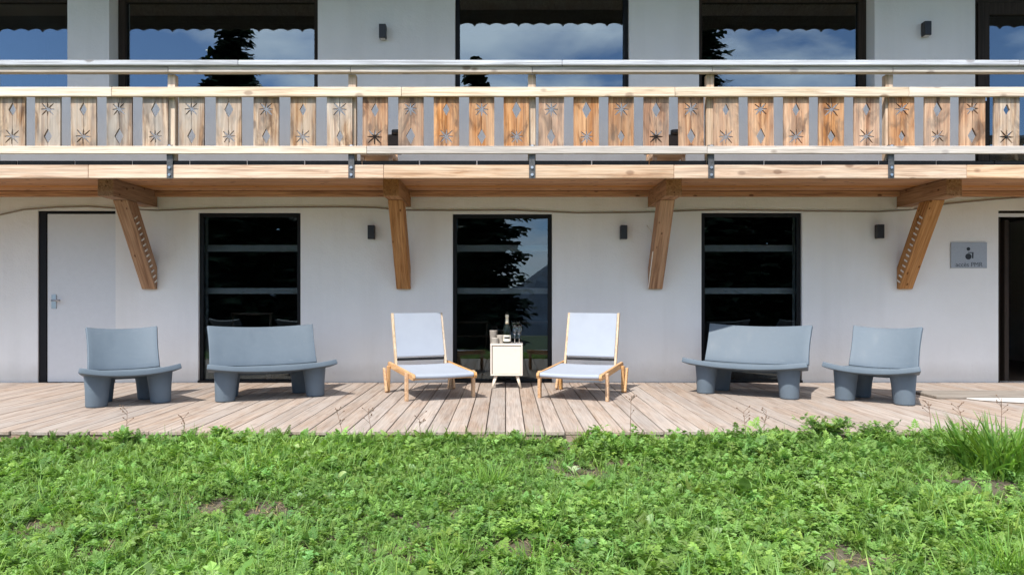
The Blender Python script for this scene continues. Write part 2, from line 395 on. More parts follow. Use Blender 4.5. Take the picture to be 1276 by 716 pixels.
# ------------------------------------------------------------------ the chalet
house = empty('chalet', (0, 0, 0), 0, 'white plastered chalet behind the deck with dark glazed openings on two floors', 'house')
def wall_panel(x0, x1, z0, z1, holes, y0, y1, name, mat):
    """a wall with real openings: fill the grid cells no hole covers"""
    xs = sorted({x0, x1, *[h[0] for h in holes], *[h[1] for h in holes]})
    zs = sorted({z0, z1, *[h[2] for h in holes], *[h[3] for h in holes]})
    def solid(i, j):
        if i < 0 or j < 0 or i >= len(xs) - 1 or j >= len(zs) - 1: return False
        cx, cz = (xs[i] + xs[i + 1]) / 2, (zs[j] + zs[j + 1]) / 2
        return not any(h[0] < cx < h[1] and h[2] < cz < h[3] for h in holes)
    b = MB()
    for i in range(len(xs) - 1):
        for j in range(len(zs) - 1):
            if not solid(i, j): continue
            a, c, d, e = xs[i], xs[i + 1], zs[j], zs[j + 1]
            b.add([(a, y0, d), (c, y0, d), (c, y0, e), (a, y0, e)], [(0, 1, 2, 3)])
            b.add([(a, y1, d), (c, y1, d), (c, y1, e), (a, y1, e)], [(3, 2, 1, 0)])
            if not solid(i - 1, j): b.add([(a, y0, d), (a, y0, e), (a, y1, e), (a, y1, d)], [(0, 1, 2, 3)])
            if not solid(i + 1, j): b.add([(c, y0, d), (c, y0, e), (c, y1, e), (c, y1, d)], [(3, 2, 1, 0)])
            if not solid(i, j - 1): b.add([(a, y0, d), (c, y0, d), (c, y1, d), (a, y1, d)], [(3, 2, 1, 0)])
            if not solid(i, j + 1): b.add([(a, y0, e), (c, y0, e), (c, y1, e), (a, y1, e)], [(0, 1, 2, 3)])
    return b.build(name, mat, house)
LOW = [(X(247), X(374.5), -0.02, Z(265)), (X(564), X(688), -0.02, Z(266.5)), (X(874), X(999.5), -0.02, Z(265))]
UPZ = (3.42, 4.68)
UP = [(-7.45, X(84)), (X(136), X(396)), (X(567), X(784)), (X(871), X(1090))]
DOOR_L = (X(47), X(144), -0.02, Z(262.5))
DOOR_R = (X(1244), X(1244) + 1.0, -0.02, Z(262))
DOOR_U = (X(1215), X(1215) + 1.2, 2.32, 4.68)
holes = LOW + [(a, b_, *UPZ) for a, b_ in UP] + [DOOR_L, DOOR_R, DOOR_U]
wall_panel(-8.6, 8.6, -0.25, 5.95, holes, 0.0, 0.30, 'wall', M['plaster'])
b = MB()
RP = math.tan(R(19))
gab = [(0.301, -0.25), (7.999, -0.25), (7.999, 5.36 + 6.4 * RP - 3.799 * RP - 0.004), (4.2, 5.36 + 6.4 * RP - 0.004), (0.301, 5.36 + 2.501 * RP - 0.004)]
b.prism(gab, -8.6, -8.3, 'yz'); b.prism(gab, 8.3, 8.6, 'yz'); b.box(-8.6, 8.6, 8.0, 8.3, -0.25, 5.9)
b.build('wall', M['plaster'], house)
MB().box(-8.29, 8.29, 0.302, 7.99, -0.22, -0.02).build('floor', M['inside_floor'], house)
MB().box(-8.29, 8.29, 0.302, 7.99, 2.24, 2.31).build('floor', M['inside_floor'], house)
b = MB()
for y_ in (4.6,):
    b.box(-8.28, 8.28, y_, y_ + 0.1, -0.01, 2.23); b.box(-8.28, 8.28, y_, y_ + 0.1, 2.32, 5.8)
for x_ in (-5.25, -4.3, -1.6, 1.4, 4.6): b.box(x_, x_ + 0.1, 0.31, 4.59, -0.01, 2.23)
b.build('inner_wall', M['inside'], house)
# roof: eave 2.2 m out over the balcony, boarded underside and scalloped eave board
RP = math.tan(R(19)); rb = MB()
rb.prism([(-2.2, 5.36), (4.2, 5.36 + 6.4 * RP), (8.6, 5.36 + 6.4 * RP - 4.4 * RP), (8.6, 5.62 + 6.4 * RP - 4.4 * RP), (4.2, 5.62 + 6.4 * RP), (-2.2, 5.62)], -11.0, 11.0, 'yz')
roof = rb.build('roof', M['roofwood'], house)
lp = [(-11.0, 5.44)]; x_ = -11.0
while x_ < 10.9:
    for t in range(1, 9):
        q = t / 8; deep = 0.0 if int(round((x_ + 9.4) / 0.224)) % 3 else 0.022
        lp.append((x_ + 0.224 * q, 5.140 + 0.030 * math.sin(PI * q) - (deep if t == 8 else 0)))
    x_ += 0.224
lp.append((x_, 5.44))
lb = MB()
for i in range(1, len(lp) - 2):
    a, c = lp[i], lp[i + 1]
    lb.prism([a, c, (c[0], 5.44), (a[0], 5.44)], -2.235, -2.205, 'xz')
lb.build('eave_board', M['eaveboard'], roof)

def frame_mb(x0, x1, z0, z1, t, y0, y1, bottom=True):
    b = MB(); b.box(x0, x0 + t, y0, y1, z0, z1); b.box(x1 - t, x1, y0, y1, z0, z1)
    b.box(x0 + t, x1 - t, y0, y1, z1 - t, z1)
    if bottom: b.box(x0 + t, x1 - t, y0, y1, z0, z0 + t)
    return b
for i, (x0, x1, z0, z1) in enumerate(LOW):
    e = 0.002
    win = frame_mb(x0 + e, x1 - e, z0 + e, z1 - e, 0.046, 0.035, 0.10).build('window', M['black'], house, 0.003)
    win['label'] = 'tall lower window in a black frame'
    MB().box(x0 + 0.05, x1 - 0.05, 0.062, 0.07, z0 + 0.05, z1 - 0.05).build('pane', M['glass_low'], win)
    for zc, hh in ((1.605, 0.04), (1.085, 0.036)):
        MB().box(x0 + 0.01, x1 - 0.01, 0.24, 0.275, zc - hh, zc + hh).build('rail', M['insiderail'], win, 0.004)
    MB().box(x0 + 0.002, x1 - 0.002, -0.03, 0.033, -0.015, 0.025).build('sill', M['black'], win, 0.003)
for i, (x0, x1) in enumerate(UP):
    z0, z1 = UPZ; e = 0.002; t = 0.045 if i == 2 else 0.09
    win = frame_mb(x0 + e, x1 - e, z0 + e, z1 - e, t, 0.20 if i != 2 else 0.06, 0.28).build('window', M['brownframe'] if i != 2 else M['black'], house, 0.003)
    win['label'] = 'wide upper window in a dark brown frame' if i != 2 else 'wide upper window in a slim black frame'
    yy = 0.24 if i != 2 else 0.12
    MB().box(x0 + 0.04, x1 - 0.04, yy, yy + 0.008, z0 + 0.04, z1 - 0.04).build('pane', M['glass_up'], win)
# white door, its left reveal open as a black slot
x0, x1, z0, z1 = DOOR_L
dr = MB().box(X(57), x1 - 0.006, 0.03, 0.075, 0.0, Z(266)).build('door', M['doorwhite'], house, 0.004)
dr['label'] = 'white flush door'
b = MB(); b.box(x0 + 0.002, X(56.5), 0.02, 0.2, -0.015, z1 - 0.002); b.box(X(56.5), x1 - 0.002, 0.02, 0.2, Z(265), z1 - 0.002); b.build('door_frame', M['black'], dr)
hx = X(66); hz = Z(375)
b = MB(); b.box(hx - 0.03, hx + 0.025, 0.018, 0.03, hz - 0.09, hz + 0.075); b.tube([(hx, 0.03, hz + 0.01), (hx, -0.025, hz + 0.01), (hx + 0.10, -0.03, hz + 0.01)], 0.011)
b.build('handle', M['handle'], dr)
MB().box(X(57), x1 - 0.006, 0.025, 0.3, -0.018, -0.002).build('threshold', M['steel'], dr)
# open door on the right, white bar in its head
x0, x1, z0, z1 = DOOR_R
od = frame_mb(x0 + 0.002, x1 - 0.002, z0 + 0.002, z1 - 0.002, 0.05, 0.05, 0.13, False).build('door', M['brownframe'], house, 0.003)
od['label'] = 'open dark doorway'
MB().box(x0 + 0.004, x1 - 0.004, 0.01, 0.045, z1 - 0.075, z1 - 0.035).build('head_bar', M['doorwhite'], od)
MB().box(x0 + 0.17, x0 + 0.22, 0.14, 0.85, 0.0, z1 - 0.1).build('door_leaf', M['brownframe'], od)
# french door upstairs with lever handle
x0, x1, z0, z1 = DOOR_U
fd = frame_mb(x0 + 0.002, x1 - 0.002, z0 + 0.002, z1 - 0.002, 0.12, 0.16, 0.26).build('door', M['brownframe'], house, 0.003)
fd['label'] = 'dark brown glazed balcony door'
frame_mb(x0 + 0.125, x1 - 0.125, z0 + 0.125, z1 - 0.125, 0.14, 0.14, 0.22).build('door_leaf', M['brownframe'], fd, 0.003)
MB().box(x0 + 0.26, x1 - 0.26, 0.175, 0.183, z0 + 0.26, z1 - 0.26).build('pane', M['glass_up'], fd)
hx = x0 + 0.205; hz = 3.43
b = MB(); b.box(hx - 0.018, hx + 0.018, 0.128, 0.14, hz - 0.06, hz + 0.09); b.tube([(hx, 0.13, hz), (hx, 0.085, hz), (hx + 0.12, 0.08, hz)], 0.011)
b.build('handle', M['handle'], fd)

# ------------------------------------------------------------------ balcony
bal = empty('balcony', (0, 0, 0), 0, 'timber balcony with carved picket railing across the chalet front', 'balcony')
BF = -1.50
BX = 8.2
def boards(name, mat, joints, y0, y1, z0, z1, bev=0.004, mats=None):
    xs = [-BX] + [X(j, BF) for j in joints] + [BX]
    for i in range(len(xs) - 1):
        m = mats[i] if mats else mat
        MB().box(xs[i] + 0.0015, xs[i + 1] - 0.0015, y0, y1, z0, z1).build(name, m, bal, bev)
boards('fascia_board', M['fascia'], (-110, 110, 478, 840, 1205), BF, BF + 0.04, Z(222, BF), Z(205.5, BF))
b = MB()
for i in range(9):
    y0 = -1.455 + i * 0.16
    b.box(-BX, BX, y0 + 0.002, min(y0 + 0.157, -0.004), 2.262, 2.30)
b.build('soffit_board', M['soffit'], bal, 0.003)
MB().box(-BX, BX, -0.075, -0.003, 2.195, 2.258).build('ledger', M['soffit'], bal, 0.004)
b = MB()
xs = np.linspace(-BX, BX, 30)
for i in range(29): b.box(xs[i] + 0.006, xs[i + 1] - 0.006, BF + 0.004, BF + 0.02, 2.312, 2.352)
b.build('edge_strip', M['rubber'], bal)
b = MB(); b.box(-BX, BX, -1.454, -0.005, 2.302, 2.318); b.build('floor', M['deckfloor'], bal)
# handrail: silvered cap over a browner lower rail
boards('handrail', M['cap'], (-60, 300, 700, 1264), BF - 0.075, BF + 0.075, 3.268, 3.318, 0.005)
boards('sub_rail', M['rail_grey'], (-90, 212, 438, 663, 886, 1110), BF - 0.045, BF + 0.035, 3.208, 3.265)
boards('upper_rail', M['rail'], (-50, 142, 501, 840, 1130), BF - 0.045, BF - 0.006, Z(121.5, BF), Z(110, BF), mats=[M['rail']] * 6)
boards('lower_rail', M['rail'], (-50, 458, 880), BF - 0.045, BF - 0.012, Z(192.5, BF), Z(183, BF), mats=[M['rail'], M['rail'], M['rail_grey'], M['rail_grey']])
for px in (-238, -13, 212, 438, 663, 886, 1110, 1335, 1560):
    x = X(px, BF)
    MB().box(x - 0.038, x + 0.038, BF + 0.026, BF + 0.10, 2.32, 3.206).build('post', M['post'], bal, 0.004)
    br = MB().box(x - 0.03, x + 0.03, BF - 0.011, BF - 0.003, Z(222.5, BF), 2.505)
    br.box(x - 0.03, x - 0.024, BF - 0.003, BF + 0.025, 2.36, 2.505)
    pb = br.build('post_bracket', M['steel'], bal, 0.002)
    for zz_ in (2.492, Z(209, BF), Z(218, BF)):
        b = MB()
        n = 8; c = [(x + 0.014 * math.cos(2 * PI * k / n), zz_ + 0.014 * math.sin(2 * PI * k / n)) for k in range(n)]
        b.prism(c, BF - 0.022, BF - 0.0115, 'xz'); b.build('bolt', M['bolt'], pb)
# carved pickets: a diamond and an eight-armed star cut right through, plus the seam between the two half boards
def picket_mesh(ks, kd_, jx):
    W, H = 0.248, 0.60
    base = MB().box(-W / 2, W / 2, 0, 0.024, -H / 2, H / 2).build('picket', M['picket'])
    c = MB()
    c.box(-0.002, 0.002, -0.01, 0.016, -H / 2 - 0.01, H / 2 + 0.01)
    cut1 = c.build('cutter', M['picket'])
    cuts = [cut1]
    d = MB().prism([(-0.041 * kd_ + jx, -0.13), (0, -0.13 - 0.078 * kd_), (0.041 * kd_ + jx, -0.13), (0, -0.13 + 0.078 * kd_)], -0.01, 0.04, 'xz').build('cutter', M['picket']); cuts.append(d)
    for a in (0, 45, 135, 90):
        Lh = (0.080 if a in (45, 135) else 0.066) * ks
        mt = Matrix.Translation((jx, 0, 0.135)) @ Matrix.Rotation(R(a + jx * 900), 4, 'Y')
        cuts.append(MB().prism([(-Lh, -0.0035), (-Lh * 0.45, -0.0085), (0, -0.0055), (Lh * 0.45, -0.0085), (Lh, -0.0035), (Lh, 0.0035), (Lh * 0.45, 0.0085), (0, 0.0055), (-Lh * 0.45, 0.0085), (-Lh, 0.0035)], -0.01 - 0.001 * a / 45, 0.04 + 0.001 * a / 45, 'xz', mt).build('cutter', M['picket']))
    for cc in cuts:
        m = base.modifiers.new('cut', 'BOOLEAN'); m.operation = 'DIFFERENCE'; m.object = cc; m.solver = 'EXACT'
    dg = bpy.context.evaluated_depsgraph_get()
    me = bpy.data.meshes.new_from_object(base.evaluated_get(dg)); me.name = 'picket'
    for o in cuts + [base]: bpy.data.objects.remove(o, do_unlink=True)
    return me
pms = [picket_mesh(*q) for q in ((1.0, 1.0, 0.0), (1.12, 0.9, 0.003), (0.94, 1.08, -0.004), (1.05, 0.8, 0.002))]
pms2 = [q.copy() for q in pms]
for q in pms2: q.materials.clear(); q.materials.append(M['picket_grey'])
centres = [15.7, 59.7, 104.2, 148.8, 193.4, 238.6, 284.9, 331.7, 377.6, 423.2, 467.5, 512, 556.3, 600.2, 643.4, 686.9, 730.5, 774, 817.6, 861.2,
           904.7, 948.3, 992.2, 1035.8, 1080, 1123.6, 1167.8, 1211.7, 1254.3]
centres = [15.7 - 44.3 * k for k in range(6, 0, -1)] + centres + [1254.3 + 44 * k for k in range(1, 7)]
for i, px in enumerate(centres):
    o = bpy.data.objects.new('picket', (pms if 455 < px < 1240 else pms2)[random.randrange(4)]); COL.objects.link(o); o.parent = bal
    o.location = (X(px, BF), BF - 0.004 + 0.0, 2.722)
    o.rotation_euler = (0, (PI if (i - 6) % 2 == 0 else 0) + random.uniform(-0.008, 0.008), 0)
    o.location.y = BF - 0.0035
    o.location.z += random.uniform(-0.004, 0.004)
# brackets under the balcony
for i, x in enumerate((-4.21, -1.206, 1.77, 4.72)):
    hw = 0.083
    br = MB().box(x - hw, x + hw, -0.995, -0.004, 2.072, 2.259).build('bracket', M['arm'], bal, 0.006)
    # slanting brace: front face from under the arm down to the wall, foot cut level
    t = 0.19
    pts = [(-0.70, 2.07), (-0.055, 1.105), (-0.004, 1.105), (-0.004, 1.34), (-0.004, 1.36), (-0.475, 2.07)]
    br2 = MB().prism(pts, x - hw + 0.002, x + hw - 0.002, 'yz').build('brace', M['brace'], br, 0.006)
    MB().box(x - hw - 0.01, x + hw + 0.01, -0.06, -0.002, 2.052, 2.070).build('wall_plate', M['whitestrip'], br)
    side = {0: 1, 3: -1, 2: -1}.get(i)
    if side:
        b = MB(); ys = x + side * (hw + 0.004)
        if i == 2:
            b.prism([(-0.33, 1.53), (-0.058, 1.115), (-0.048, 1.115), (-0.32, 1.53)], ys - 0.004, ys + 0.004, 'yz')
            b.build('pale_strip', M['whitestrip'], br)
        else:
            for q in range(13):
                f = 0.03 + q * 0.033
                y = -0.05 - f * 1.18 + 0.010; z = 1.125 + f * 1.77
                b.prism([(y - 0.004, z), (y + 0.045, z + 0.022), (y + 0.045, z + 0.040), (y - 0.004, z + 0.016)], ys - 0.005, ys + 0.006, 'yz')
            b.build('pale_teeth', M['whitestrip'], br)  # pale ticks along the brace, built as small raised blocks
# ------------------------------------------------------------------ small things fixed to the wall
cp = [(-90, 292), (-40, 277), (0, 268), (30, 261.5), (70, 258.5), (110, 257.5), (150, 260), (197, 262.5), (260, 260), (340, 258.5), (430, 258), (470, 259), (500, 262),
      (560, 262.5), (640, 262), (720, 265.5), (790, 265), (830, 263.5), (900, 261.5), (1000, 263), (1090, 264), (1130, 262), (1180, 254), (1240, 248.5), (1276, 246), (1400, 243)]
tag(MB().tube([P(px, py) + Vector((0, -0.012, 0)) for px, py in cp], 0.0085, 8).build('cable', M['cable']), 'long thin beige cable sagging along the wall just under the balcony', 'cable')
def lamp(px, py, label):
    p = P(px, py); r = empty('wall_lamp', (p.x, -0.002, p.z), 0, label, 'lamp', 'black box lamps on the white wall')
    MB().box(-0.04, 0.04, -0.095, -0.015, -0.082, 0.082).build('lamp_body', M['lampblack'], r, 0.006, 2)
    MB().box(-0.03, 0.03, -0.015, 0.0, -0.05, 0.05).build('wall_mount', M['lampblack'], r)
    MB().box(-0.028, 0.028, -0.083, -0.027, -0.0835, -0.0822).build('lens', M['insiderail'], r)
lamp(464, 290, 'small black wall lamp between the lower left window and the second bracket')
lamp(776, 290, 'small black wall lamp beside the third bracket, above the right deckchair')
lamp(1093, 289, 'small black wall lamp above the right armchair, left of the fourth bracket')
lamp(478, 42, 'black wall lamp on the upper wall left of the cloud-reflecting window')
lamp(1151, 38.5, 'black wall lamp on the upper wall beside the balcony door')
c = P(1206.5, 318)
sg = empty('sign', (c.x, -0.003, c.z), 0, 'grey metal plate with wheelchair symbol and accès PMR lettering on the wall', 'sign')
MB().box(-0.214, 0.214, -0.012, 0, -0.152, 0.152).build('plate', M['bluegrey_sign'], sg, 0.002)
b = MB()
def disc(b, cx, cz, r, n=20, y0=-0.0145, y1=-0.0125): b.prism([(cx + r * math.cos(2 * PI * k / n), cz + r * math.sin(2 * PI * k / n)) for k in range(n)], y0, y1, 'xz')
disc(b, -0.008, 0.075, 0.021)
disc(b, -0.008, -0.015, 0.036)
b.prism([(-0.012, 0.036), (0.052, 0.036), (0.052, 0.024), (-0.012, 0.028)], -0.0145, -0.0125, 'xz')
b.prism([(0.036, 0.0235), (0.052, 0.0235), (0.05, -0.036), (0.034, -0.036)], -0.0145, -0.0125, 'xz')
b.build('wheelchair_symbol', M['ink'], sg)
def text(body, size, loc, mat, parent, name, rot=(R(90), 0, 0)):
    tcv = bpy.data.curves.new(name, 'FONT'); tcv.body = body; tcv.size = size; tcv.extrude = 0.0006; tcv.align_x = 'CENTER'; tcv.align_y = 'CENTER'
    o = bpy.data.objects.new(name, tcv); COL.objects.link(o); o.location = loc; o.rotation_euler = rot; tcv.materials.append(mat)
    dg = bpy.context.evaluated_depsgraph_get(); me = bpy.data.meshes.new_from_object(o.evaluated_get(dg)); me.name = name
    q = bpy.data.objects.new(name, me); q.location = loc; q.rotation_euler = rot; q.parent = parent
    bpy.data.objects.remove(o, do_unlink=True); COL.objects.link(q); q.name = name; return q
text('accès PMR', 0.074, (0.0, -0.0135, -0.112), M['inkgrey'], sg, 'lettering')
tag(MB().tube([P(806, 281, -0.02), P(811, 289, -0.02), P(815.5, 298, -0.02)], 0.006, 6).build('loose_wire', M['whitestrip']), 'short stiff white wire end sticking out of the wall beside the third bracket', 'wire')

# ------------------------------------------------------------------ plastic armchairs and benches
def low_seat(name, W, legx, loc, theta, label, group):
    """origin: on the deck midway between the front legs; faces -y"""
    r = empty(name, loc, R(theta), label, 'bench' if W > 1 else 'armchair', group)
    mat = M['plastic']
    nu = 14
    def grid(f, nv, name, th=0.05, bev=0.007):
        top = [[Vector(f(-1 + 2 * i / nu, j / nv)) for i in range(nu + 1)] for j in range(nv + 1)]
        b = MB(); n = nu + 1
        vs = [p for row in top for p in row]
        fs = [(j * n + i, j * n + i + 1, (j + 1) * n + i + 1, (j + 1) * n + i) for j in range(nv) for i in range(nu)]
        b.add(vs, fs, True)
        o = b.build(name, mat, r)
        m = o.modifiers.new('thick', 'SOLIDIFY'); m.thickness = th; m.offset = -1; m.use_even_offset = True
        m = o.modifiers.new('bevel', 'BEVEL'); m.width = bev; m.segments = 3; m.limit_method = 'ANGLE'; m.angle_limit = R(50)
        return o
    hw_f, hw_b = W / 2 + 0.01, W / 2 - (0.062 if W > 1 else 0.095)
    def seat(u, v):          # v: 0 at the crease, 1 at the front edge
        v2 = v
        hw = hw_b + (hw_f - hw_b) * v2
        y = 0.38 + (-0.19 - 0.38) * v2 - 0.035 * (1 - u * u) * v2 + 0.05 * (1 - u * u) * (1 - v2)
        z = 0.295 + 0.045 * v2 + 0.045 * (abs(u) ** 2.2) * (0.35 + 0.65 * v2) - 0.02 * math.sin(PI * v2)
        return (u * hw, y, z)
    def back(u, v):          # v: 0 at the crease, 1 at the top
        hw = hw_b + 0.004 * v - 0.008 * math.sin(PI * v)
        y = 0.38 + 0.05 * (1 - u * u) * (1 - 0.35 * v) + 0.215 * v ** 1.15 + 0.012 * (1 - u * u) * v
        z = 0.297 + 0.018 * abs(u) ** 2.2 + 0.395 * v + 0.008 * u * u * v
        return (u * hw, y, z)
    s = grid(seat, 10, 'seat'); bk = grid(back, 8, 'backrest', 0.034, 0.006)
    # flip solidify direction so that thickness goes down/back
    for o in (s, bk):
        me = o.data
        avg = sum((p.normal for p in me.polygons), Vector())
        want = Vector((0, 0, 1)) if o is s else Vector((0, -1, 0))
        if avg.dot(want) < 0:
            me.flip_normals()
    for sx in (-1, 1):
        for fy, rt, rbm, top in ((0.0, 0.112, 0.092, 0.305), (0.34, 0.106, 0.088, 0.275)):
            b = MB(); x = sx * (legx if fy == 0 else legx - 0.075)
            prof = [(0.0, 0.0), (rbm - 0.012, 0.0), (rbm - 0.003, 0.006), (rbm, 0.016), (rbm + (rt - rbm) * 0.45, 0.16), (rt, top - 0.045), (rt + 0.006, top)]
            n = 28; vs = []
            for rr, z in prof:
                for k in range(n):
                    q = 2 * PI * k / n
                    # legs lean slightly: the top shifts inward
                    vs.append((x + rr * math.cos(q) - sx * 0.012 * z / 0.3, fy + rr * math.sin(q) * 0.92, z))
            b.add(vs, [(i * n + k, i * n + (k + 1) % n, (i + 1) * n + (k + 1) % n, (i + 1) * n + k) for i in range(len(prof) - 1) for k in range(n)], True)
            b.build('leg', mat, r)
    # moulded rib joining the legs below the seat
    MB().box(-legx + 0.06, legx - 0.06, 0.27, 0.38, 0.215, 0.262).build('under_rib', mat, r, 0.012, 2)
    return r
low_seat('plastic_armchair', 0.82, 0.272, (-3.55, -1.795, 0), 33, 'blue-grey moulded plastic armchair on the deck in front of the white door', 'blue-grey plastic armchairs on the deck')
low_seat('plastic_armchair', 0.82, 0.262, (3.55, -1.645, 0), -38, 'blue-grey moulded plastic armchair on the deck below the wheelchair sign', 'blue-grey plastic armchairs on the deck')
low_seat('plastic_bench', 1.20, 0.435, (-2.34, -1.385, 0), 27, 'blue-grey two-seat plastic bench beside the armchair by the white door', 'blue-grey plastic benches on the deck')
low_seat('plastic_bench', 1.20, 0.42, (2.47, -1.185, 0), -31, 'blue-grey two-seat plastic bench next to the armchair under the sign', 'blue-grey plastic benches on the deck')

# ------------------------------------------------------------------ teak deckchairs
def deckchair(loc, theta, label):
    r = empty('deckchair', loc, R(theta), label, 'deckchair', 'teak deckchairs beside the cabinet')
    # origin midway between the front feet, faces -y; rails slope gently to the front
    def rz(y): return 0.212 + 0.045 * (y + 0.15) / 0.95
    hw = 0.315
    for sx in (-1, 1):
        x = sx * hw
        pts = [(-0.15, rz(-0.15)), (-0.165, rz(-0.15) + 0.03), (-0.15, rz(-0.15) + 0.058), (0.80, rz(0.80) + 0.062), (0.83, rz(0.8) + 0.04), (0.80, rz(0.8))]
        MB().prism(pts, x - 0.014, x + 0.014, 'yz').build('side_rail', M['teak'], r, 0.004, 2)
        xo = x + sx * 0.031
        MB().prism([(-0.022, 0), (0.022, 0), (0.026, rz(0) + 0.055), (-0.026, rz(0) + 0.055)], xo - 0.016, xo + 0.016, 'yz').build('leg', M['teak'], r, 0.006, 2)
        xi = x - sx * 0.0
        # rear leg: a slanted board with a second board crossing it
        MB().prism([(0.71, 0), (0.77, 0), (0.745, rz(0.7) + 0.03), (0.685, rz(0.7) + 0.03)], xo - 0.016, xo + 0.016, 'yz').build('leg', M['teak'], r, 0.006, 2)
        MB().prism([(0.66, 0.02), (0.70, 0.0), (0.80, rz(0.8)), (0.76, rz(0.8))], x + sx * 0.05, x + sx * 0.075, 'yz').build('rear_stay', M['teak'], r, 0.004)
        # backrest stile
        M4 = Matrix.Translation((sx * 0.276, 0.66, 0.262)) @ Matrix.Rotation(R(-17), 4, 'X')
        MB().box(-0.012, 0.012, -0.018, 0.018, -0.03, 0.60, M4).build('back_stile', M['stile'], r, 0.004, 2)
    M4 = Matrix.Translation((0, 0.66, 0.262)) @ Matrix.Rotation(R(-17), 4, 'X')
    MB().box(-0.26, 0.26, -0.012, 0.012, 0.0, 0.022, M4).build('back_crossbar', M['brownframe'], r, 0.003)
    MB().box(-0.26, 0.26, -0.011, 0.011, 0.078, 0.104, M4).build('back_crossbar', M['black'], r, 0.003)
    # fabric: back panel and seat panel with a rolled front edge
    b = MB(); n = 12; vs = []
    for j in range(n + 1):
        t = j / n
        for i in range(9):
            u = -1 + i / 4
            sag = 0.003 * (1 - u * u) * math.sin(PI * min(1, t * 1.02))
            vs.append(M4 @ Vector((u * 0.262, -0.019 + sag, 0.118 + 0.477 * t)))
    b.add(vs, [(j * 9 + i, j * 9 + i + 1, (j + 1) * 9 + i + 1, (j + 1) * 9 + i) for j in range(n) for i in range(8)], False)
    o = b.build('back_fabric', M['sling'], r); mo = o.modifiers.new('t', 'SOLIDIFY'); mo.thickness = 0.006
    prof = [(0.61, rz(0.61) + 0.052)] + [(0.61 - 0.08 * k, rz(0.61 - 0.08 * k) + 0.058 - 0.006 * math.sin(PI * k / 9)) for k in range(1, 10)]
    y0, z0 = prof[-1]
    for a in range(1, 8):
        q = PI * a / 8; prof.append((y0 - 0.028 * math.sin(q) - 0.012, z0 - 0.024 + 0.024 * math.cos(q)))
    b = MB(); vs = []
    for (y, z) in prof:
        for i in range(9):
            u = -1 + i / 4; vs.append((u * 0.297, y, z - 0.006 * (1 - u * u)))
    m_ = len(prof)
    b.add(vs, [(j * 9 + i, j * 9 + i + 1, (j + 1) * 9 + i + 1, (j + 1) * 9 + i) for j in range(m_ - 1) for i in range(8)], False)
    o = b.build('seat_fabric', M['sling'], r); mo = o.modifiers.new('t', 'SOLIDIFY'); mo.thickness = 0.006
    MB().box(-0.30, 0.30, -0.135, -0.10, rz(-0.1) + 0.002, rz(-0.1) + 0.026).build('front_crossbar', M['teak'], r, 0.004)
    MB().box(-0.30, 0.30, 0.60, 0.63, rz(0.6) + 0.006, rz(0.6) + 0.03).build('rear_crossbar', M['teak'], r, 0.004)
deckchair((-0.646, -1.435, 0), 23, 'teak deckchair with blue-grey fabric on the left side of the small white cabinet')
deckchair((0.665, -1.47, 0), -21, 'teak deckchair with blue-grey fabric on the right side of the small white cabinet')

# ------------------------------------------------------------------ cabinet with drinks
cab = empty('side_cabinet', (0.01, -0.45, 0), 0, 'small white bedside cabinet with splayed pale legs standing between the deckchairs', 'cabinet')
HW, D0, D1, Zb, Zt = 0.178, -0.15, 0.15, 0.143, 0.497
b = MB(); b.box(-HW, HW, D0, D1, Zt - 0.018, Zt); b.box(-HW, HW, D0, D1, Zb, Zb + 0.018)
b.box(-HW, -HW + 0.016, D0, D1, Zb + 0.018, Zt - 0.018); b.box(HW - 0.016, HW, D0, D1, Zb + 0.018, Zt - 0.018); b.box(-HW + 0.016, HW - 0.016, D1 - 0.01, D1 - 0.002, Zb + 0.018, Zt - 0.018)
b.build('body', M['white_lacquer'], cab, 0.002)
MB().box(-HW + 0.024, HW - 0.018, D0 + 0.006, D0 + 0.022, Zb + 0.02, Zt - 0.029).build('door', M['cream'], cab, 0.002)
for sx in (-1, 1):
    for sy in (-1, 1):
        MB().tube([(sx * 0.158, sy * 0.125, 0.0), (sx * 0.118, sy * 0.105, Zb - 0.001)], [0.011, 0.020], 12).build('leg', M['birch'], cab)
T0 = Zt + 0.001
bo = empty('champagne_bottle', (0.016, -0.52, T0), 0, 'dark champagne bottle with pale gold foil neck standing on the cabinet', 'bottle')
MB().lathe([(0.0, 0), (0.040, 0.0), (0.044, 0.006), (0.044, 0.135), (0.041, 0.16), (0.030, 0.195), (0.018, 0.225), (0.0148, 0.25), (0.0148, 0.30), (0.0, 0.30)], 28).build('glass_body', M['bottleglass'], bo)
MB().lathe([(0.0225, 0.214), (0.0185, 0.235), (0.0165, 0.255), (0.0165, 0.285), (0.0195, 0.292), (0.0195, 0.308), (0.016, 0.318), (0.0, 0.32)], 24).build('foil', M['foil'], bo)
b = MB(); n = 16
vs = [(0.0448 * math.sin(a), -0.0448 * math.cos(a), z) for z in (0.022, 0.092) for a in np.linspace(-1.25, 1.25, n)]
b.add(vs, [(k, k + 1, n + k + 1, n + k) for k in range(n - 1)], True); lab = b.build('label_paper', M['label'], bo)
b = MB(); vs = [(0.0453 * math.sin(a), -0.0453 * math.cos(a), z) for z in (0.052, 0.072) for a in np.linspace(-0.75, 0.75, n)]
b.add(vs, [(k, k + 1, n + k + 1, n + k) for k in range(n - 1)], True); b.build('dark_band', M['ink'], lab)
def flute(x, y, label):
    o = MB().lathe([(0.0, 0), (0.031, 0.0), (0.031, 0.003), (0.005, 0.008), (0.0042, 0.085), (0.014, 0.10), (0.027, 0.135), (0.031, 0.17), (0.0285, 0.212),
                    (0.0272, 0.212), (0.0297, 0.17), (0.0257, 0.136), (0.012, 0.104), (0.0, 0.099)], 24, (0, 0, 0)).build('champagne_glass', M['clear'])
    o.location = (x, y, T0); tag(o, label, 'glass', 'champagne glasses on the cabinet')
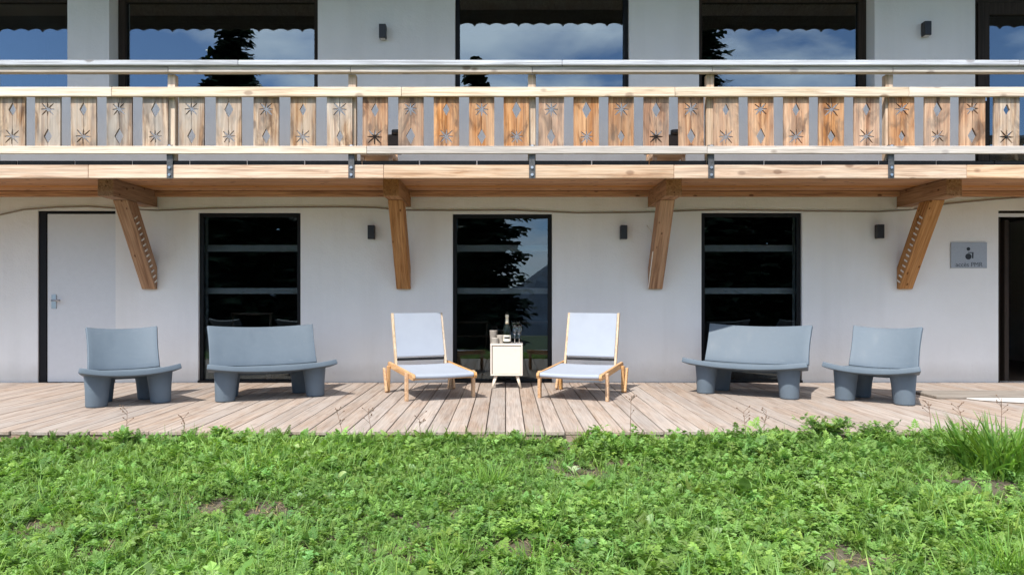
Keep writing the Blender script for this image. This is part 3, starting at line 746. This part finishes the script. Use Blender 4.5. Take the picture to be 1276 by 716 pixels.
flute(0.103, -0.53, 'clear champagne glass on the cabinet, the one right beside the bottle')
flute(0.152, -0.50, 'clear champagne glass at the right edge of the cabinet top')
def cup(x, y, r0, r1, h, mat, label, ridge=0):
    prof = [(0, 0), (r0, 0), (r0 + 0.002, 0.004)] + [(r0 + (r1 - r0) * t + ridge * (k % 2), 0.004 + (h - 0.008) * t) for k, t in enumerate(np.linspace(0.05, 0.95, 8))] + [(r1, h), (r1 - 0.005, h), (r0 - 0.004, 0.012), (0, 0.01)]
    o = MB().lathe(prof, 24).build('cup', mat); o.location = (x, y, T0); tag(o, label, 'cup', 'stoneware cups on the cabinet')
cup(-0.135, -0.47, 0.036, 0.043, 0.142, M['ceramic'], 'tall taupe stoneware cup at the left rear corner of the cabinet top', 0.0015)
cup(-0.118, -0.565, 0.034, 0.040, 0.062, M['ceramic_light'], 'low pale taupe cup in front of the tall stoneware cup')
cup(-0.058, -0.52, 0.032, 0.043, 0.09, M['ceramic_light'], 'flared pale taupe cup beside the champagne bottle')

# ------------------------------------------------------------------ plank and slab by the right door
pl = MB().box(4.28, 7.6, -1.43, -0.97, 0.004, 0.030).build('plank', M['plank'], None, 0.005); tag(pl, 'wide flat grey-brown plank lying on the deck before the open doorway', 'plank')
sb = MB().prism([(4.62, -1.56), (5.0, -1.78), (7.6, -2.25), (7.6, -1.45), (4.56, -1.45)], 0.004, 0.018, 'xy').build('paving_slab', M['concrete'], None, 0.004)
tag(sb, 'pale almost white slab on the deck in front of the plank at the right', 'slab')

# ------------------------------------------------------------------ furniture seen on the balcony and inside
def balcony_chair(x, label):
    r = empty('balcony_chair', (x, -0.72, 2.319), 0, label, 'chair', 'low chairs standing on the balcony')
    MB().box(-0.17, 0.17, -0.22, 0.22, 0.19, 0.245).build('seat', M['fascia'], r, 0.004)
    MB().box(-0.20, 0.215, 0.17, 0.22, 0.28, 0.50).build('backrest', M['cushion'], r, 0.012, 2)
    MB().lathe([(0, 0), (0.05, 0.0), (0.05, 0.05), (0.0, 0.055)], 12, (0.15, 0.195, 0.50)).build('knob', M['lampblack'], r)
    for sx in (-1, 1):
        for y in (-0.18, 0.16): MB().box(sx * 0.15 - 0.02, sx * 0.15 + 0.02, y - 0.02, y + 0.02, 0, 0.19).build('leg', M['fascia'], r)
        MB().box(sx * 0.15 - 0.018, sx * 0.15 + 0.018, 0.18, 0.205, 0.24, 0.285).build('back_support', M['fascia'], r)
balcony_chair(X(473, -0.72), 'low wooden chair with dark back on the balcony right of the second post')
balcony_chair(X(829, -0.72), 'low wooden chair with dark back on the balcony left of the fourth post')
def room_chair(x, y, rz, label, seat_h=0.42, low=False):
    r = empty('room_chair', (x, y, -0.019), R(rz), label, 'chair', 'wooden chairs in the dim lower rooms')
    MB().box(-0.26, 0.26, -0.24, 0.24, seat_h - 0.07, seat_h).build('seat', M['insidewood'], r, 0.01)
    for sx in (-1, 1):
        for yy in (-0.21, 0.21): MB().box(sx * 0.23 - 0.025, sx * 0.23 + 0.025, yy - 0.025, yy + 0.025, 0, seat_h - 0.07).build('leg', M['insidewood'], r)
    b = MB(); n = 10; h0, h1 = (seat_h + 0.18, seat_h + 0.36)
    pts = [(0.27 * math.sin(a), 0.25 - 0.10 * (1 - math.cos(a))) for a in np.linspace(-1.3, 1.3, n)]
    b.tube([(px, py, h1) for px, py in pts], 0.018, 8); b.tube([(px, py, h0) for px, py in pts], 0.012, 8)
    for sx in (-1, 1): b.tube([(sx * 0.22, 0.2, seat_h), (sx * 0.24, 0.2, h1)], 0.015, 8)
    b.build('backrest', M['insidewood'], r)
room_chair(-0.42, 0.62, 15, 'dim wooden chair inside the middle lower window, left of the cabinet', 0.34)
room_chair(0.38, 0.60, -12, 'dim wooden chair inside the middle lower window, right of the cabinet', 0.34)
room_chair(-3.2, 0.75, 180, 'dim wooden chair inside the lower window behind the left bench', 0.46)

# ------------------------------------------------------------------ conifers across the slope (mirrored in the panes)
def quick_mesh(name, verts, quads, cols, mat, parent=None, smooth=False):
    me = bpy.data.meshes.new(name); nv, nf = len(verts), len(quads)
    me.vertices.add(nv); me.vertices.foreach_set('co', np.asarray(verts, np.float32).ravel())
    me.loops.add(nf * 4); me.loops.foreach_set('vertex_index', np.asarray(quads, np.int32).ravel())
    me.polygons.add(nf); me.polygons.foreach_set('loop_start', np.arange(0, nf * 4, 4, dtype=np.int32))
    me.polygons.foreach_set('use_smooth', np.full(nf, smooth))
    a = me.color_attributes.new('Col', 'FLOAT_COLOR', 'POINT')
    a.data.foreach_set('color', np.concatenate([cols, np.ones((nv, 1))], 1).astype(np.float32).ravel())
    me.update(); me.validate(); me.materials.append(mat)
    o = bpy.data.objects.new(name, me); COL.objects.link(o)
    if parent is not None: o.parent = parent
    return o
M['needle'] = leafmat('conifer needles', 0.1)
M['bark'] = plain('grey bark', (0.10, 0.075, 0.055), 0.9, var=0.3, scale=8)
def conifer(x, y, h, rmax, label):
    z0 = float(gz(x, y)); r = empty('conifer', (x, y, z0 - 0.1), 0, label, 'tree', 'conifers growing across the slope')
    MB().tube([(0, 0, 0), (0, 0, h * 0.6), (0, 0, h * 0.97)], [h * 0.018, h * 0.009, 0.02], 8).build('trunk', M['bark'], r)
    vs, qs, cs = [], [], []; ph = rng.uniform(0, 6.28)
    nb = int(h * 46)
    for i in range(nb):
        t = (i + rng.random()) / nb; z = h * (0.06 + 0.93 * t)
        a = rng.uniform(0, 2 * PI)
        lump = 0.82 + 0.22 * math.sin(3 * a + 7 * t + ph) + 0.16 * math.sin(19 * t + 2 * a + 2 * ph)
        Lb = (rmax * min(1, 1.6 * (1 - t) ** 0.85 + 0.03)) * rng.uniform(0.55, 1.1) * lump + 0.15; dx, dy = math.cos(a), math.sin(a); sx_, sy_ = -dy, dx
        ns = max(3, int(Lb * 5)); col = np.array([0.022, 0.042, 0.024]) * rng.uniform(0.6, 1.5)
        for k in range(ns):
            u = (k + 0.5) / ns; droop = 0.05 * Lb - 0.32 * Lb * u + 0.16 * Lb * u * u
            c = np.array([dx * Lb * u, dy * Lb * u, z + droop])
            for sd in (-1, 1):
                wl = (0.5 + 0.35 * rng.random()) * (1.15 - u) * min(1.0, Lb / 2) + 0.12
                tip = c + np.array([dx * wl * 0.7 + sd * sx_ * wl, dy * wl * 0.7 + sd * sy_ * wl, rng.uniform(-0.5, 0.25) * wl + rng.uniform(-.12, .12)])
                fw = np.array([dx, dy, -0.35]) * (0.17 + 0.10 * wl)
                o = len(vs); vs += [c - fw, c + fw, tip + fw * 0.25, tip - fw * 0.25]; qs.append((o, o + 1, o + 2, o + 3)); cs += [col] * 4
    quick_mesh('crown', np.array(vs), np.array(qs), np.array(cs), M['needle'], r)
T = -30.0; st = F / (CAM_D + 30)
def tx(px): return (px - 630) / st
conifer(tx(286), T, 20.6, 4.2, 'tall conifer mirrored in the second upper window from the left')
conifer(tx(596), T + 1.5, 17.0, 2.7, 'conifer whose ragged top is mirrored low in the cloud-filled upper window')
conifer(tx(872), T, 24.0, 2.9, 'tall dark conifer mirrored at the left of the right upper window')
conifer(tx(960), T - 4, 16.0, 3.8, 'shorter conifer mirrored in the lower window behind the right bench')
conifer(tx(352), T - 5, 16.5, 3.8, 'shorter conifer mirrored in the lower window behind the left bench')
conifer(tx(242), T - 3, 15.5, 3.6, 'conifer at the left edge of the trees mirrored behind the left bench')
conifer(tx(392), T - 2, 14.8, 3.4, 'conifer at the right edge of the trees mirrored behind the left bench')
conifer(tx(1018), T - 3, 15.0, 3.6, 'conifer at the right edge of the trees mirrored behind the right bench')
conifer(tx(905), T - 6, 17.0, 3.6, 'conifer between two others mirrored behind the right bench')
conifer(tx(200), T - 7, 13.0, 3.6, 'conifer left of the tall mirrored tree, lower than it')

# ------------------------------------------------------------------ meadow plants
def leaflet(base, direction, length, width, fold=0.25, up=(0, 0, 1)):
    """a small pointed leaf of two quads folded along its midrib"""
    d = np.array(direction, float); d /= np.linalg.norm(d); u = np.array(up, float)
    s = np.cross(d, u); s /= np.linalg.norm(s); u = np.cross(s, d); b_ = np.array(base, float)
    tip = b_ + d * length - u * length * 0.12; m = b_ + d * length * 0.5
    r = b_ + d * length * 0.42 + s * width / 2 + u * fold * width; l = b_ + d * length * 0.42 - s * width / 2 + u * fold * width
    return [b_, r, tip, m, l], [(0, 1, 2, 3), (0, 3, 2, 4)]
def join(parts):
    vs, qs = [], []
    for v, q in parts:
        o = len(vs); vs += list(v); qs += [tuple(i + o for i in f) for f in q]
    return np.array(vs), np.array(qs)
def strip(pts, widths, up=(0, 0, 1)):
    vs, qs = [], []
    for i, (p, w_) in enumerate(zip(pts, widths)):
        p = np.array(p, float); vs += [p - np.array([w_ / 2, 0, 0]), p + np.array([w_ / 2, 0, 0])]
        if i: o = 2 * i; qs.append((o - 2, o - 1, o + 1, o))
    return vs, qs
# templates: leaf grows along +y from the origin, unit length, top side up
def tpl_compound(pairs=2, wd=0.30):
    parts = [strip([(0, 0, 0), (0, 0.35, 0.10), (0, 0.8, 0.12)], [0.03, 0.025, 0.02])]
    for k in range(pairs):
        y = 0.34 + 0.34 * k / max(1, pairs - 1) if pairs > 1 else 0.5
        for sd in (-1, 1): parts.append(leaflet((0, y, 0.10), (sd * 0.9, 0.55, 0.05), 0.36 - 0.04 * k, wd * 0.72))
    parts.append(leaflet((0, 0.68, 0.12), (0, 1, -0.15), 0.42, wd))
    return join(parts)
def tpl_fern(pairs=6):
    parts = [strip([(0, 0, 0), (0, 0.5, 0.12), (0, 1, 0.06)], [0.025, 0.02, 0.01])]
    for k in range(pairs):
        t = k / pairs; y = 0.22 + 0.75 * t; L_ = 0.34 * (1 - 0.75 * t)
        for sd in (-1, 1): parts.append(leaflet((0, y, 0.08), (sd, 0.6, 0.0), L_, 0.13))
    return join(parts)
def tpl_clover():
    parts = [strip([(0, 0, 0), (0, 0.3, 0.02), (0, 0.62, 0.0)], [0.03, 0.03, 0.03])]
    for a in (-1.9, 0, 1.9): parts.append(leaflet((0, 0.62, 0), (math.sin(a), math.cos(a), 0.02), 0.40, 0.42, 0.12))
    return join(parts)
def tpl_blade(bend):
    pts = []; y = z = 0; a = 1.45
    for k in range(5):
        pts.append((0, y, z)); y += math.cos(a) * 0.25; z += math.sin(a) * 0.25; a -= bend
    v, q = strip(pts, [0.035, 0.04, 0.034, 0.022, 0.003]); return np.array(v), np.array(q)
def tpl_lobed():
    pts, wd = [], []
    for k in range(9):
        t = k / 8; pts.append((0, t, 0.16 * math.sin(PI * t * 0.8))); wd.append((0.05 + 0.22 * math.sin(PI * min(1, t * 0.75 + 0.1)) ** 1.2) * (0.5 if k % 2 == 0 else 1.15) if 0 < k < 8 else 0.04)
    a = strip(pts, wd); return np.array(a[0]), np.array(a[1])
def tpl_broad():
    vs, qs = [], []
    for k in range(7):
        t = k / 6; w_ = (0.0 if t > 0.99 else 0.05 + 0.42 * math.sin(PI * max(0.0, (t - 0.15) / 0.85)) ** 0.8 if t > 0.15 else 0.04); z = 0.22 * math.sin(PI * t * 0.75)
        vs += [np.array([-w_ / 2, t, z + 0.06 * w_]), np.array([0, t, z]), np.array([w_ / 2, t, z + 0.06 * w_])]
        if k: o = 3 * k; qs += [(o - 3, o - 2, o + 1, o), (o - 2, o - 1, o + 2, o + 1)]
    return np.array(vs), np.array(qs)
TP = dict(comp2=tpl_compound(2), comp3=tpl_compound(3, 0.24), fern=tpl_fern(), clover=tpl_clover(), blade0=tpl_blade(0.12), blade1=tpl_blade(0.32), lobed=tpl_lobed(), broad=tpl_broad())
class Leaves:
    def __init__(s): s.v = []; s.q = []; s.c = []; s.n = 0
    def add(s, tpl, pos, yaw, pitch, roll, size, col):
        v, q = TP[tpl]; n = len(pos)
        if n == 0: return
        cy_, sy_, cp_, sp_, cr_, sr_ = np.cos(yaw), np.sin(yaw), np.cos(pitch), np.sin(pitch), np.cos(roll), np.sin(roll)
        x = v[None, :, 0] * cr_[:, None] + v[None, :, 2] * sr_[:, None]; z = -v[None, :, 0] * sr_[:, None] + v[None, :, 2] * cr_[:, None]; y = np.repeat(v[None, :, 1], n, 0)
        y2 = y * cp_[:, None] - z * sp_[:, None]; z2 = y * sp_[:, None] + z * cp_[:, None]
        x3 = x * cy_[:, None] - y2 * sy_[:, None]; y3 = x * sy_[:, None] + y2 * cy_[:, None]
        V = np.stack([x3, y3, z2], -1) * size[:, None, None] + pos[:, None, :]
        m = len(v); s.v.append(V.reshape(-1, 3)); s.c.append(np.repeat(col, m, 0))
        s.q.append((q[None] + (np.arange(n) * m)[:, None, None]).reshape(-1, 4) + s.n); s.n += n * m
    def build(s, name, parent=None, mat=None):
        return quick_mesh(name, np.concatenate(s.v), np.concatenate(s.q), np.concatenate(s.c), mat or M['leaf'], parent)
def colours(n, base, var=0.25, yel=0.12):
    c = np.array(base)[None] * rng.uniform(1 - var, 1 + var, (n, 1)); h = rng.normal(0, yel, (n, 1))
    return np.clip(c * np.concatenate([1 + h, 1 + 0 * h, 1 - h], 1), 0.004, 0.6)
BARE = [(1240, 607, 0.42), (512, 697, 0.16), (122, 690, 0.14), (722, 590, 0.20), (765, 580, 0.14), (60, 662, 0.10), (640, 690, 0.18), (1060, 700, 0.2), (690, 560, 0.12), (350, 640, 0.12), (260, 640, .12), (930, 680, .1), (430, 600, .12)]
def on_ground(px, py):
    # where a photo point meets the sloping ground
    s_y = (py - 369) / F; d = 3.0
    for _ in range(40): d = (CAM_H - float(gz((px - 630) / F * d, -CAM_D + d))) / s_y
    return (px - 630) / F * d, -CAM_D + d
BARE_W = [(*on_ground(px, py), r) for px, py, r in BARE]
def bare(x, y):
    f = np.ones_like(x)
    for bx, by, r in BARE_W: f *= 1 - 0.97 * np.exp(-(((x - bx) / (1.3 * r)) ** 2 + ((y - by) / r) ** 2))
    return f
def vnoise(x, y, s, seed):
    r = np.random.default_rng(seed); out = 0
    for k in range(6):
        a, ph = r.uniform(0, 2 * PI), r.uniform(0, 2 * PI); f = s * r.uniform(0.6, 1.8)
        out = out + np.sin((x * math.cos(a) + y * math.sin(a)) * f + ph)
    return out / 6
def scatter(dens, x0, x1, y0, y1, seed, s=2.5, thr=-1.0, mask=True):
    n = int(dens * (x1 - x0) * (y1 - y0)); x = rng.uniform(x0, x1, n); y = rng.uniform(y0, y1, n)
    p = np.clip(0.78 + 0.9 * vnoise(x, y, s, seed), 0.2, 1)
    if mask: p = p * bare(x, y)
    k = rng.random(n) < p; return x[k], y[k]
def rosettes(Lv, tpl, xs, ys, nl, size, pitch, base, var=0.42, yel=0.07, height=0.0):
    n = len(xs) * nl; ids = np.repeat(np.arange(len(xs)), nl)
    patch = vnoise(xs, ys, 2.3, 77) * np.clip((ys + 5.6) / 1.2, 0.25, 1) + 0.6 * vnoise(xs, ys, 5.5, 78) + 0.75 * np.exp(-((xs - 2.4) / 1.1) ** 2 - ((ys + 3.5) / 0.45) ** 2)
    psize = (rng.uniform(0.6, 1.4, len(xs)) * (1 + 0.42 * np.clip(patch, -0.6, 0.9)))[ids]
    x = xs[ids] + rng.normal(0, 0.012, n); y = ys[ids] + rng.normal(0, 0.012, n)
    z = gz(x, y) + height * rng.random(n) * psize - 0.004
    yaw = rng.uniform(0, 2 * PI, n); pt = rng.uniform(*pitch, n); rl = rng.normal(0, 0.3, n)
    pc = (colours(len(xs), base, var * 0.6, yel) * np.stack([1 + 0.17 * patch, 1 + 0.13 * patch, 1 + 0.1 * patch], -1))[ids] * rng.uniform(1 - var * 0.6, 1 + var * 0.6, (n, 1))
    Lv.add(tpl, np.stack([x, y, z], -1), yaw, pt, rl, size * psize * rng.uniform(0.7, 1.2, n), np.clip(pc, 0.004, 0.6))
G1 = (0.158, 0.282, 0.060); G2 = (0.20, 0.335, 0.082); G3 = (0.12, 0.225, 0.045); G4 = (0.26, 0.37, 0.145)
def meadow(Lv, x0, x1, y0, y1, k, sz):
    for tpl, dens, nl, size, pitch, base, seed, sc, hh in (
        ('comp3', 150, 9, 0.062, (0.05, 0.9), G1, 1, 2.2, 0.03), ('comp2', 170, 8, 0.055, (0.05, 0.9), G2, 2, 1.7, 0.035),
        ('fern', 90, 8, 0.066, (0.1, 0.95), G1, 3, 2.4, 0.02), ('clover', 300, 8, 0.040, (0.3, 1.4), G2, 4, 2.8, 0.01),
        ('lobed', 36, 7, 0.085, (0.1, 0.8), G3, 5, 3.0, 0.0), ('broad', 16, 5, 0.055, (0.2, 0.9), G4, 6, 2.0, 0.01),
        ('blade1', 170, 9, 0.095, (-0.4, 0.4), G2, 7, 2.0, 0.0), ('blade0', 70, 8, 0.11, (-0.4, 0.4), G2, 8, 2.0, 0.0)):
        xs, ys = scatter(dens * k, x0, x1, y0, y1, seed, sc); rosettes(Lv, tpl, xs, ys, nl, size * sz, pitch, base, height=hh * sz)
Lv = Leaves()
meadow(Lv, -4.6, 4.8, -5.75, DECK_F - 0.02, 1.35, 1.0)
# taller growth along the deck edge
for tpl, dens, nl, size, base, hh, seed in (('comp3', 110, 8, 0.07, G2, 0.05, 21), ('fern', 70, 8, 0.08, G1, 0.05, 22), ('blade0', 50, 6, 0.13, G2, 0.0, 23)):
    xs, ys = scatter(dens, -4.6, 4.8, DECK_F - 0.34, DECK_F - 0.05, seed, 3.0); rosettes(Lv, tpl, xs, ys, nl, size, (0.3, 1.3), base, height=hh)
xs, ys = scatter(170, 0.6, 4.8, DECK_F - 0.5, DECK_F - 0.05, 26, 2.2); rosettes(Lv, 'comp2', xs, ys, 9, 0.062, (0.2, 1.2), G2, height=0.09)
xs, ys = scatter(90, 1.6, 4.4, DECK_F - 0.7, DECK_F - 0.06, 27, 2.2); rosettes(Lv, 'comp3', xs, ys, 9, 0.07, (0.2, 1.2), G2, height=0.11)
for (a, b_, c, d) in ((-8.6, -4.6, -5.75, DECK_F), (4.8, 8.6, -5.75, DECK_F), (-8.6, 8.6, -9.5, -5.75)): meadow(Lv, a, b_, c, d, 0.22, 1.75)
tag(Lv.build('meadow_plants'), kind='stuff')
# dry straw and bits on the bare patches
Ls = Leaves()
xs, ys = scatter(160, -4.6, 4.8, -5.75, DECK_F - 0.1, 31, 2.0, mask=False)
n = len(xs); bx = np.concatenate([b0 + rng.normal(0, r * 0.8, 90) for b0, b1, r in BARE_W]); by = np.concatenate([b1 + rng.normal(0, r * 0.7, 90) for b0, b1, r in BARE_W])
xs = np.concatenate([xs, bx]); ys = np.concatenate([ys, by]); n = len(xs)
Ls.add('blade1', np.stack([xs, ys, gz(xs, ys) + 0.01], -1), rng.uniform(0, 6.28, n), rng.uniform(-1.5, -1.1, n), rng.normal(0, 0.3, n), rng.uniform(0.05, 0.14, n), colours(n, (0.33, 0.27, 0.15), 0.4, 0.08))
tag(Ls.build('dry_straw'), kind='stuff')

# plants one can point at
def tuft(px, py, n, size, spread, base, label, bend='blade0', stalks=0):
    x, y = on_ground(px, py); z = float(gz(x, y)); r = empty('grass_tuft', (x, y, z), 0, label, 'grass tuft')
    Lt = Leaves(); a = rng.uniform(0, 6.28, n); rr = spread * np.sqrt(rng.random(n))
    pos = np.stack([rr * np.cos(a) * 1.5, rr * np.sin(a), np.full(n, -0.01)], -1)
    h = n // 2
    Lt.add('blade0', pos[:h], a[:h] - PI / 2 + rng.normal(0, .5, h), rng.normal(-0.12, 0.2, h), rng.normal(0, 0.3, h), size * rng.uniform(0.6, 1.1, h), colours(h, base, 0.3, 0.08))
    Lt.add('blade1', pos[h:], a[h:] - PI / 2 + rng.normal(0, .5, n - h), rng.normal(-0.1, 0.2, n - h), rng.normal(0, 0.3, n - h), size * rng.uniform(0.6, 1.1, n - h), colours(n - h, base, 0.3, 0.08))
    Lt.build('blades', r)
    return r
tuft(1252, 590, 420, 0.42, 0.20, (0.13, 0.25, 0.04), 'tall dense grass tuft at the right end of the deck edge')
tuft(1205, 575, 120, 0.34, 0.14, (0.15, 0.27, 0.05), 'thinner grass tuft left of the tall tuft at the deck edge')
tuft(568, 706, 150, 0.15, 0.09, (0.17, 0.31, 0.05), 'fine upright grass tuft low in the photo beside the bare soil')
tuft(664, 706, 70, 0.15, 0.07, (0.17, 0.31, 0.05), 'small grass tuft low in the photo, below the white cabinet')
tuft(608, 606, 90, 0.17, 0.07, (0.17, 0.31, 0.05), 'grass tuft in the middle of the meadow below the left deckchair')
tuft(1255, 712, 160, 0.20, 0.12, (0.17, 0.31, 0.05), 'grass tuft in the bottom right corner of the meadow')
def weed(px, py, h, n, wide, base, label, leaf='fern', lsize=0.11):
    y = DECK_F - 0.14; x = X(px, y); z = float(gz(x, y)); r = empty('leafy_weed', (x, y, z), 0, label, 'weed')
    b = MB(); Lw = Leaves()
    for k in range(n):
        a = random.uniform(0, 6.28); hh = h * random.uniform(0.55, 1.0); tip = Vector((math.cos(a) * wide * random.uniform(.2, 1), math.sin(a) * wide * 0.6 * random.random(), hh))
        mid = Vector((tip.x * 0.35, tip.y * 0.35, hh * 0.55)); pts = [Vector((0, 0, -0.01)), mid, tip]
        b.tube(pts, [0.003, 0.0025, 0.0015], 5)
        m = 16; t = rng.uniform(0.25, 1.0, m)
        pos = np.array([(pts[1].lerp(tip, (q - 0.5) * 2) if q > 0.5 else pts[0].lerp(mid, q * 2)) for q in t])
        Lw.add(leaf, pos, rng.uniform(0, 6.28, m), rng.uniform(-0.1, 0.9, m), rng.normal(0, 0.3, m), lsize * rng.uniform(0.6, 1.2, m) * (1.25 - 0.5 * t), colours(m, base, 0.25, 0.1))
    b.build('stem', M['stem'], r); Lw.build('foliage', r)
M['stem'] = plain('green stem', (0.10, 0.15, 0.045), 0.6)
M['stalk'] = plain('brown seed stalk', (0.16, 0.095, 0.06), 0.8)
weed(1030, 556, 0.23, 26, 0.24, G2, 'bushy ferny weed at the deck edge below the right armchair', 'comp3', 0.068)
weed(1090, 560, 0.20, 20, 0.20, G1, 'ferny weed right beside the bushy one below the right armchair', 'comp2', 0.062)
weed(1168, 556, 0.14, 16, 0.2, G2, 'low feathery weed at the deck edge left of the tall grass', 'fern', 0.08)
weed(275, 556, 0.12, 7, 0.12, G2, 'leafy weed at the deck edge below the left bench', 'comp2', 0.09)
weed(155, 556, 0.15, 4, 0.10, G2, 'thin weed at the deck edge below the left armchair')
weed(745, 556, 0.15, 8, 0.16, G2, 'leafy weed at the deck edge below the right deckchair', 'comp3', 0.09)
def dock(px, py, n, size, base, label):
    x, y = on_ground(px, py); z = float(gz(x, y)); r = empty('broadleaf_weed', (x, y, z), 0, label, 'weed')
    Lw = Leaves(); a = np.linspace(0, 6.28, n, endpoint=False) + rng.normal(0, .3, n)
    Lw.add('broad', np.tile([0, 0, 0.01], (n, 1)).astype(float), a, rng.uniform(0.35, 1.15, n), rng.normal(0, .3, n), size * rng.uniform(0.7, 1.1, n), colours(n, base, 0.25, 0.08))
    Lw.build('foliage', r)
dock(928, 625, 9, 0.14, (0.13, 0.24, 0.055), 'broad-leaved weed with dark gaps in the right half of the meadow')
dock(368, 572, 6, 0.12, (0.30, 0.40, 0.15), 'pale broad-leaved weed just below the deck edge on the left')
dock(735, 618, 8, 0.12, (0.19, 0.32, 0.08), 'long-leaved weed right of the meadow centre beside a bare spot')
dock(715, 592, 5, 0.075, (0.38, 0.48, 0.28), 'very pale curled-leaf weed beside the bare spot')
def stalk(px, py_top, h, label, lean=0.0, n=7):
    y = DECK_F - random.uniform(0.05, 0.16); x = X(px, y); z = float(gz(x, y)); top = Z(py_top, y) - z
    r = empty('seed_stalk', (x, y, z), 0, label, 'weed')
    MB().tube([(0, 0, -0.01), (lean * 0.4, 0, top * 0.5), (lean, 0, top)], [0.003, 0.0022, 0.0014], 5).build('stem', M['stalk'], r)
    for k in range(n):
        a = random.uniform(0, 6.28); t = random.uniform(0.62, 1.0); l = 0.05 * random.uniform(.4, 1); p = Vector((lean * t, 0, top * t)); q = p + Vector((math.cos(a) * l, math.sin(a) * l * .5, l * 0.8))
        d = (q - p).normalized()
        MB().tube([p, q, q + d * 0.004, q + d * 0.009, q + d * 0.014], [0.0012, 0.0012, 0.005, 0.004, 0.0008], 5).build('seed_head', M['stalk'], r)
for px, pt, ln, lab in ((785, 492, 0.01, 'tall seed stalk in front of the right deckchair'), (930, 512, -0.02, 'branched seed stalk below the right bench, leftmost of the two'),
                        (950, 511, 0.03, 'branched seed stalk below the right bench, rightmost of the two'), (157, 512, 0.01, 'thin seed stalk below the left armchair'),
                        (232, 520, -0.02, 'seed stalk below the gap between left armchair and left bench'), (430, 512, -0.06, 'leaning bare stalk right of the left bench'),
                        (465, 512, -0.04, 'leaning bare stalk left of the left deckchair'), (1162, 500, -0.03, 'thin stalk below the right armchair leg'),
                        (1248, 496, 0.0, 'upright stalk in the tall grass in front of the pale slab'), (1208, 505, -0.09, 'leaning brown stalk at the left of the tall grass'),
                        (525, 515, -0.02, 'short seed stalk below the left deckchair')):
    stalk(px, pt, 0.2, lab, ln)
